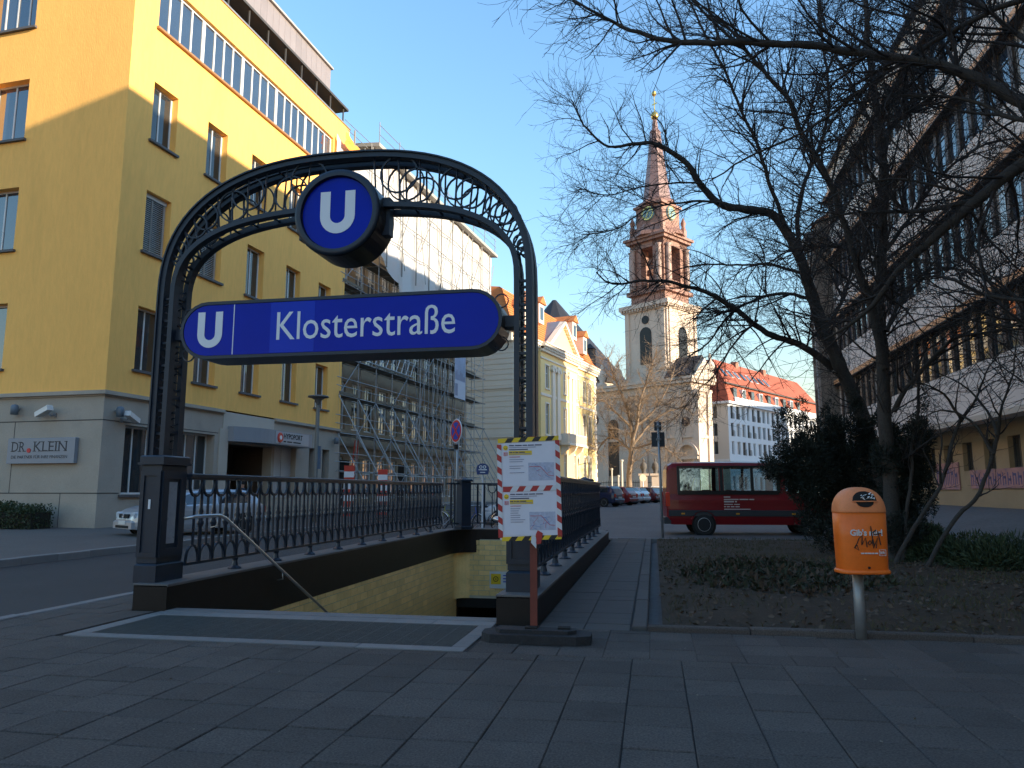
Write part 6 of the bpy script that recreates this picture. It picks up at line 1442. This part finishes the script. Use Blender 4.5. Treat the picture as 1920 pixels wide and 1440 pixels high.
tree('bare tree with trunk leaning left over the dark evergreen shrubs', (bB.x, bB.y, .02), [
    Lb('trunk', [(1652, 1016), (1640, 900), (1622, 800), (1594, 735), (1560, 650), (1535, 596), (1515, 530), (1504, 490), (1467, 417), (1432, 392), (1362, 382), (1320, 347), (1293, 305), (1255, 278), (1223, 267), (1180, 270), (1144, 274), (1102, 240), (1071, 187)], YB_, YB_ - 2.5, 40, 2.5),
    Lb('limb', [(1562, 690), (1501, 648), (1427, 620), (1372, 575), (1324, 547), (1268, 533), (1213, 526), (1150, 533), (1118, 510)], YB_, YB_ - 3, 18, 3),
    Lb('limb', [(1524, 560), (1470, 551), (1420, 562), (1370, 590), (1330, 640), (1290, 668)], YB_ - .6, YB_ + 1, 9, 3),
    Lb('limb', [(1508, 512), (1445, 495), (1400, 495), (1317, 495), (1260, 510)], YB_ - .8, YB_ + .5, 8, 2.5),
    Lb('limb', [(1470, 420), (1456, 375), (1432, 319), (1411, 257), (1387, 208), (1362, 146), (1335, 94), (1293, 0), (1270, -60)], YB_ - 1.2, YB_ - 3.2, 10, 4),
    Lb('limb', [(1500, 480), (1497, 400), (1520, 320), (1556, 240), (1560, 160), (1540, 60), (1530, -80)], YB_ - .8, YB_ + .8, 12, 4),
    Lb('limb', [(1362, 382), (1300, 380), (1260, 385), (1210, 395), (1150, 430), (1090, 440)], YB_ - 1.6, YB_ - .5, 6, 2),
    Lb('limb', [(1320, 347), (1270, 345), (1200, 352), (1140, 365), (1080, 350)], YB_ - 1.8, YB_ - 3, 5, 2),
    Lb('limb', [(1421, 600), (1380, 640), (1340, 700), (1310, 730)], YB_ - 1, YB_ - 2, 6, 2),
    Lb('limb', [(1545, 620), (1580, 560), (1600, 500), (1610, 430)], YB_, YB_ + 1, 10, 4)], droop=.03)
YC = 12.0; pC = at(2100, 1140, YC)
tree('bare tree standing just outside the frame, its thick limbs reaching in from the side', (pC.x, pC.y, .02), [
    Lb('trunk', [(2100, 1130), (2080, 900), (2060, 700), (2030, 480), (2005, 300), (1990, 150), (1960, -50)], YC, YC + .3, 60, 26),
    Lb('limb', [(1998, 250), (1960, 215), (1920, 194), (1834, 153), (1765, 128), (1657, 113), (1556, 101), (1432, 90), (1338, 88), (1258, 82), (1217, 71), (1165, 55), (1119, 31), (1071, 0), (1040, -25)], YC, YC + 1.2, 32, 3),
    Lb('limb', [(2020, 400), (1980, 290), (1920, 305), (1839, 375), (1780, 425), (1724, 475), (1680, 520), (1640, 570), (1590, 610), (1540, 640)], YC, YC + 2.2, 40, 4),
    Lb('limb', [(1855, 362), (1817, 377), (1740, 388), (1690, 392), (1640, 395), (1580, 402), (1520, 420)], YC + .8, YC + 1.6, 16, 4),
    Lb('limb', [(1845, 372), (1828, 362), (1745, 346), (1672, 337), (1600, 350), (1540, 380)], YC + .8, YC + .4, 9, 3),
    Lb('limb', [(2000, 240), (1920, 226), (1879, 219), (1844, 201), (1765, 187), (1678, 180), (1600, 190), (1520, 215)], YC, YC + 1, 14, 3),
    Lb('limb', [(1975, 20), (1920, 0), (1817, 42), (1705, 111), (1657, 139), (1574, 194), (1504, 243), (1400, 295), (1330, 340)], YC, YC + 2, 16, 3),
    Lb('limb', [(2030, 480), (1960, 560), (1874, 561), (1815, 540), (1774, 523), (1732, 523), (1690, 545)], YC, YC + 1.4, 13, 4),
    Lb('limb', [(2050, 640), (1980, 640), (1900, 600), (1860, 540), (1840, 470), (1850, 400)], YC, YC + 2, 11, 4),
    Lb('limb', [(1990, 120), (1900, 60), (1800, -20), (1700, -80)], YC, YC + 1.5, 14, 5)], group='bare trees in the planting bed')
def sapling(label, px, Y, w0, w1, extra=()):
    b = at(*px[0], Y); tree(label, (b.x, b.y, .02), [Lb('trunk', px, Y, Y + .5, w0, w1)] + [Lb('limb', e, Y + .4, Y + dy, w1, 2) for e, dy in extra], dens=(2.6, 5, 6), lens=(1.1, .55, .2), tw=.003, group='thin saplings in the planting bed', name='sapling')
sapling('thin sapling with one long bend leaning right behind the orange bin', [(1716, 1100), (1736, 1072), (1759, 1035), (1800, 971), (1834, 937), (1856, 881), (1871, 817)], 14.5, 11, 8, (([(1871, 817), (1850, 770), (1800, 720), (1740, 690)], 1.5), ([(1871, 817), (1880, 760), (1900, 700), (1910, 620)], -.5), ([(1865, 850), (1820, 790), (1770, 770), (1720, 790)], 1)))
sapling('thin sapling with forked stem nearest the orange bin', [(1672, 1085), (1687, 1042), (1714, 990), (1744, 941), (1766, 912), (1778, 870), (1785, 830), (1800, 790)], 15.0, 11, 7, (([(1766, 912), (1764, 870), (1768, 820), (1755, 780)], .2), ([(1800, 790), (1830, 740), (1850, 690), (1890, 640)], 1), ([(1800, 790), (1770, 740), (1730, 720), (1700, 730)], -1)))
sapling('straight thin sapling rising behind the bin beside the thick trunk', [(1692, 1075), (1698, 990), (1706, 900), (1713, 800), (1717, 720), (1715, 640)], 15.8, 10, 5, (([(1715, 700), (1740, 650), (1780, 600), (1790, 560)], .5),))
# sunlit tree by the church
m_bark_w = mat('pale_bark', (.24, .17, .11), .9, var=.2, scale=1.5)
YT = 97.0; pT = at(1180, 930, YT); zT = gh(pT.x, YT)
tree('sunlit bare tree with forked trunk in front of the church', (pT.x, pT.y, zT), [
    Lb('trunk', [(1178, 932), (1180, 900), (1183, 850), (1186, 820), (1180, 780), (1166, 740), (1150, 700), (1140, 670)], YT, YT, 15, 3),
    Lb('limb', [(1186, 825), (1196, 795), (1200, 760), (1212, 720), (1225, 680), (1232, 655)], YT, YT - 2, 8, 2),
    Lb('limb', [(1187, 835), (1215, 800), (1250, 775), (1285, 765), (1300, 780)], YT, YT + 2, 7, 2),
    Lb('limb', [(1182, 800), (1150, 770), (1128, 750), (1115, 760)], YT, YT - 2, 6, 2),
    Lb('limb', [(1186, 845), (1150, 820), (1130, 830), (1118, 850)], YT, YT + 3, 5, 2),
    Lb('limb', [(1196, 795), (1225, 770), (1250, 730), (1265, 690)], YT, YT + 3, 6, 2),
    Lb('limb', [(1190, 840), (1230, 830), (1260, 850), (1280, 870)], YT, YT - 3, 5, 2)],
    dens=(2.0, 7, 9), lens=(3.8, 2.0, .8), scale=2.2, bark=m_bark_w, twigm=m_bark_w, group='', tw=.011)

# ------------------------------------------------------------------ shrubs, hedge and bed
def leaves_np(C, Nn, ln, wd):           # diamond leaves at C along directions Nn
    m = len(C); side = nrm(np.cross(Nn, RNG.normal(0, 1, (m, 3)))); a = ln[:, None]; b_ = wd[:, None]
    V_ = np.stack([C, C + Nn * a * .5 + side * b_, C + Nn * a, C + Nn * a * .5 - side * b_], 1).reshape(-1, 3); F_ = np.arange(4 * m).reshape(m, 4); return V_, F_
def shrub(label, base, blobs, n, col, ln=.11, wd=.016, group='', name='evergreen_shrub', cat='shrub', stems=((0, 0),), rough=.7, up=.3):
    t = thing(name, label, cat, base, 0, group or None); C, D = [], []; tot = sum(b_[3] * b_[4] for b_ in blobs)
    for (x, y, z, rx, rz_) in blobs:
        k = int(n * rx * rz_ / tot); v = nrm(RNG.normal(0, 1, (k, 3))); lump = np.array([1 + .35 * noise.noise(Vector(q * 2.2) + Vector((x * 7, z * 5, 3))) for q in v])[:, None]
        rr = RNG.random((k, 1)) ** .28 * lump; p = v * rr * np.array([rx, rx, rz_]) + np.array([x, y, z]); ok = p[:, 2] > .03
        C.append(p[ok]); D.append(nrm(v * .8 + RNG.normal(0, .5, (k, 3)) + np.array([0, 0, up]))[ok])
    C, D = np.concatenate(C), np.concatenate(D); m = len(C); V_, F_ = leaves_np(C, D, ln * RNG.uniform(.6, 1.5, m), wd * RNG.uniform(.7, 1.4, m))
    obj('foliage', np_mesh('foliage', V_, F_), mat('leaf_' + '%.3f_%.3f' % col[:2], col, rough, var=.35, scale=3, fine=.3, fscale=25), t)['kind'] = 'stuff'
    for (x, y) in stems:
        b_ = blobs[0]; MB().tube([(x, y, 0), (x * .6 + b_[0] * .4, y * .6 + b_[1] * .4, b_[2] * .6), (b_[0], b_[1], b_[2] + b_[4] * .6)], [.07, .05, .015], 6).build('stem', m_bark, t)
    return t
yew = (.009, .014, .008)
p = on_ground(1560, 1030, .02); Yy = 17.2
def yx(u): return at(u, 900, Yy).x
def spires(seed, lst):                  # many small tufts climbing along leaning axes
    rg = random.Random(seed); out = []
    for (x0, x1, z0, z1, r0, r1, n) in lst:
        for k in range(n):
            f = k / max(1, n - 1); r = r0 + (r1 - r0) * f; x = x0 + (x1 - x0) * f
            for q in range(3): out.append((x + rg.uniform(-1, 1) * r * .8, rg.uniform(-1, 1) * r * .8, z0 + (z1 - z0) * f + rg.uniform(-.12, .12), r * rg.uniform(.35, .7), r * rg.uniform(.45, .9)))
    return out
gY = 'dark evergreen shrubs in the bed'
shrub('dark evergreen shrub leaning out towards the red van', (yx(1560), Yy, .02), spires(3, [(0, -.55, .5, 2.3, .45, .6, 7), (-.4, -1.0, 1.6, 3.0, .5, .22, 6), (-.3, -.5, 2.2, 3.35, .4, .12, 5), (-.7, -1.15, 1.5, 2.3, .4, .3, 4)]), 42000, yew, .07, .009, gY)
shrub('dark evergreen shrub in the middle in front of the leaning trunk', (yx(1600), Yy + .3, .02), spires(5, [(0, .1, .3, 2.6, .6, .5, 8), (.1, .2, 2.4, 3.5, .4, .12, 5), (-.2, -.35, 2.2, 3.2, .4, .14, 5)]), 40000, yew, .07, .009, gY)
shrub('dark evergreen shrub wrapped round the foot of the straight trunk', (yx(1668), Yy - .75, .02), spires(8, [(0, 0, .3, 2.4, .6, .45, 8), (.25, .3, 1.8, 2.7, .35, .14, 5), (-.2, -.2, 2.2, 3.1, .3, .12, 4), (.45, .52, 2.2, 3.4, .18, .08, 5)]), 36000, yew, .07, .009, gY)
jun = (.03, .045, .016)
for (u, v, s_, l) in ((1765, 1060, .55, 'low green shrub nearest the saplings'), (1830, 1065, .75, 'low green shrub in the middle of the low planting'), (1905, 1075, .8, 'low green shrub at the outer end of the low planting'), (1735, 1015, .35, 'small dark low shrub behind the thin saplings')):
    p = on_ground(u, v, .02); shrub(l, (p.x, p.y, .02), [(0, 0, .2, s_ * 1.25, .38 * s_ + .1), (s_ * .7, .3, .15, s_ * .8, .3), (-s_ * .6, -.2, .14, s_ * .8, .26)], 5200, jun, .12, .012, 'low green shrubs in the bed', 'low_shrub')
# hedge along the end wall of the yellow building
hd_ = thing('hedge', 'clipped dark green hedge along the end wall of the yellow building', 'hedge', yb.matrix_basis @ Vector((-1.0, 1.3, 0)), RZE)
C = np.stack([RNG.uniform(-7.5, 0.05, 16000), RNG.uniform(-.55, .55, 16000), RNG.uniform(.1, .95, 16000)], 1); C[:, 2] *= 1 + .1 * np.sin(C[:, 0] * 3); C += RNG.normal(0, .04, C.shape)
D = nrm(RNG.normal(0, .6, C.shape) + np.array([0, -.3, .7])); V_, F_ = leaves_np(C, D, RNG.uniform(.06, .13, len(C)), RNG.uniform(.02, .035, len(C)))
o = obj('foliage', np_mesh('foliage', V_, F_), mat('hedge_leaf', (.035, .05, .018), .6, var=.4, scale=3, fine=.3, fscale=20), hd_); o['kind'] = 'stuff'
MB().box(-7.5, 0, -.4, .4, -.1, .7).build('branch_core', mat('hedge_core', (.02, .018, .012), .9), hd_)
def gsheet(name, x0, x1, y0, y1, nx, ny, zf, m):
    b = MB()
    for i in range(nx + 1):
        for j in range(ny + 1): x = x0 + (x1 - x0) * i / nx; y = y0 + (y1 - y0) * j / ny; b.v.append((x, y, zf(x, y)))
    for i in range(nx):
        for j in range(ny): k = i * (ny + 1) + j; b.f.append((k, k + ny + 1, k + ny + 2, k + 1))
    return b.build(name, m, None, True)
def bedz(x, y): return .02 + .1 * ss(0, 1.5, min(x + .1, y - 8.3, 8 - x, 22.8 - y)) + .035 * noise.noise((x * 1.3, y * 1.3, 0)) + .02 * noise.noise((x * 5, y * 5, 3))
structure(gsheet('planting_bed', .06, 8.2, 8.32, 23.4, 70, 110, bedz, m_soil))
gx, gy = RNG.uniform(.1, 8, 26000), 8.4 + 14.9 * RNG.random(26000) ** 1.35; dn = np.array([noise.noise((x * .7, y * .6, 9)) for x, y in zip(gx, gy)])
ok = dn + .25 * (gy > 14) > RNG.uniform(-.25, .5, len(gx)); gx, gy = gx[ok], gy[ok]; gz_ = np.array([bedz(x, y) for x, y in zip(gx, gy)]); m = len(gx)
D = nrm(RNG.normal(0, .45, (m, 3)) + np.array([0, 0, .8])); V_, F_ = leaves_np(np.stack([gx, gy, gz_], 1), D, RNG.uniform(.04, .11, m), RNG.uniform(.003, .006, m))
stuff(obj('grass', np_mesh('grass', V_, F_), mat('winter_grass', (.06, .055, .02), .9, var=.4, scale=1.2, fine=.3, fscale=30)), 'thin winter grass growing in the planting bed', 'grass')
# withered leafy ground cover and fallen leaves
n = 4200; a = RNG.random(n) * 2 * math.pi; rr = np.sqrt(RNG.random(n)); cx, cy = 1.95 + 1.5 * rr * np.cos(a), 12.6 + 2.3 * rr * np.sin(a)
lum = np.array([noise.noise((x * 2.2, y * 2.2, 5)) for x, y in zip(cx, cy)]); ok = lum > -.25; cx, cy, lum = cx[ok], cy[ok], lum[ok]; m = len(cx)
C = np.stack([cx, cy, np.array([bedz(x, y) for x, y in zip(cx, cy)]) + np.maximum(0, .07 + .16 * lum) * RNG.random(m)], 1); D = nrm(RNG.normal(0, .8, (m, 3)) + np.array([0, -.2, .45]))
sel = RNG.random(m) < .55
for nm, s_, c, l in (('ground_cover', sel, (.028, .032, .013), 'low leafy green ground cover in front of the evergreen shrubs'), ('withered_leaves', ~sel, (.075, .05, .032), 'withered brown leaves among the ground cover')):
    k = s_.sum(); V_, F_ = leaves_np(C[s_], D[s_], RNG.uniform(.06, .15, k), RNG.uniform(.012, .034, k)); stuff(obj(nm, np_mesh(nm, V_, F_), mat('m_' + nm, c, .8, var=.4, scale=6, fine=.3, fscale=40)), l, 'ground cover')
n = 2600; C = np.stack([RNG.uniform(.1, 7.5, n), RNG.uniform(8.4, 16, n), np.zeros(n)], 1); C[:, 2] = [bedz(x, y) + .012 for x, y in C[:, :2]]; D = nrm(RNG.normal(0, 1, (n, 3)) * np.array([1, 1, .25]))
V_, F_ = leaves_np(C, D, RNG.uniform(.04, .09, n), RNG.uniform(.012, .03, n)); stuff(obj('fallen_leaves', np_mesh('fallen_leaves', V_, F_), mat('m_fallen', (.085, .06, .042), .8, var=.5, scale=9)), 'dry fallen leaves scattered over the soil of the bed', 'leaves')
n = 34; C = np.stack([RNG.uniform(-5, 4, n), RNG.uniform(3.6, 8.1, n), np.full(n, .006)], 1); D = nrm(RNG.normal(0, 1, (n, 3)) * np.array([1, 1, .05])); V_, F_ = leaves_np(C, D, RNG.uniform(.012, .035, n), RNG.uniform(.004, .012, n))
stuff(obj('paving_litter', np_mesh('paving_litter', V_, F_), mat('m_litter', (.2, .17, .13), .8, var=.5, scale=30)), 'tiny scraps and leaf bits lying on the paving', 'litter')
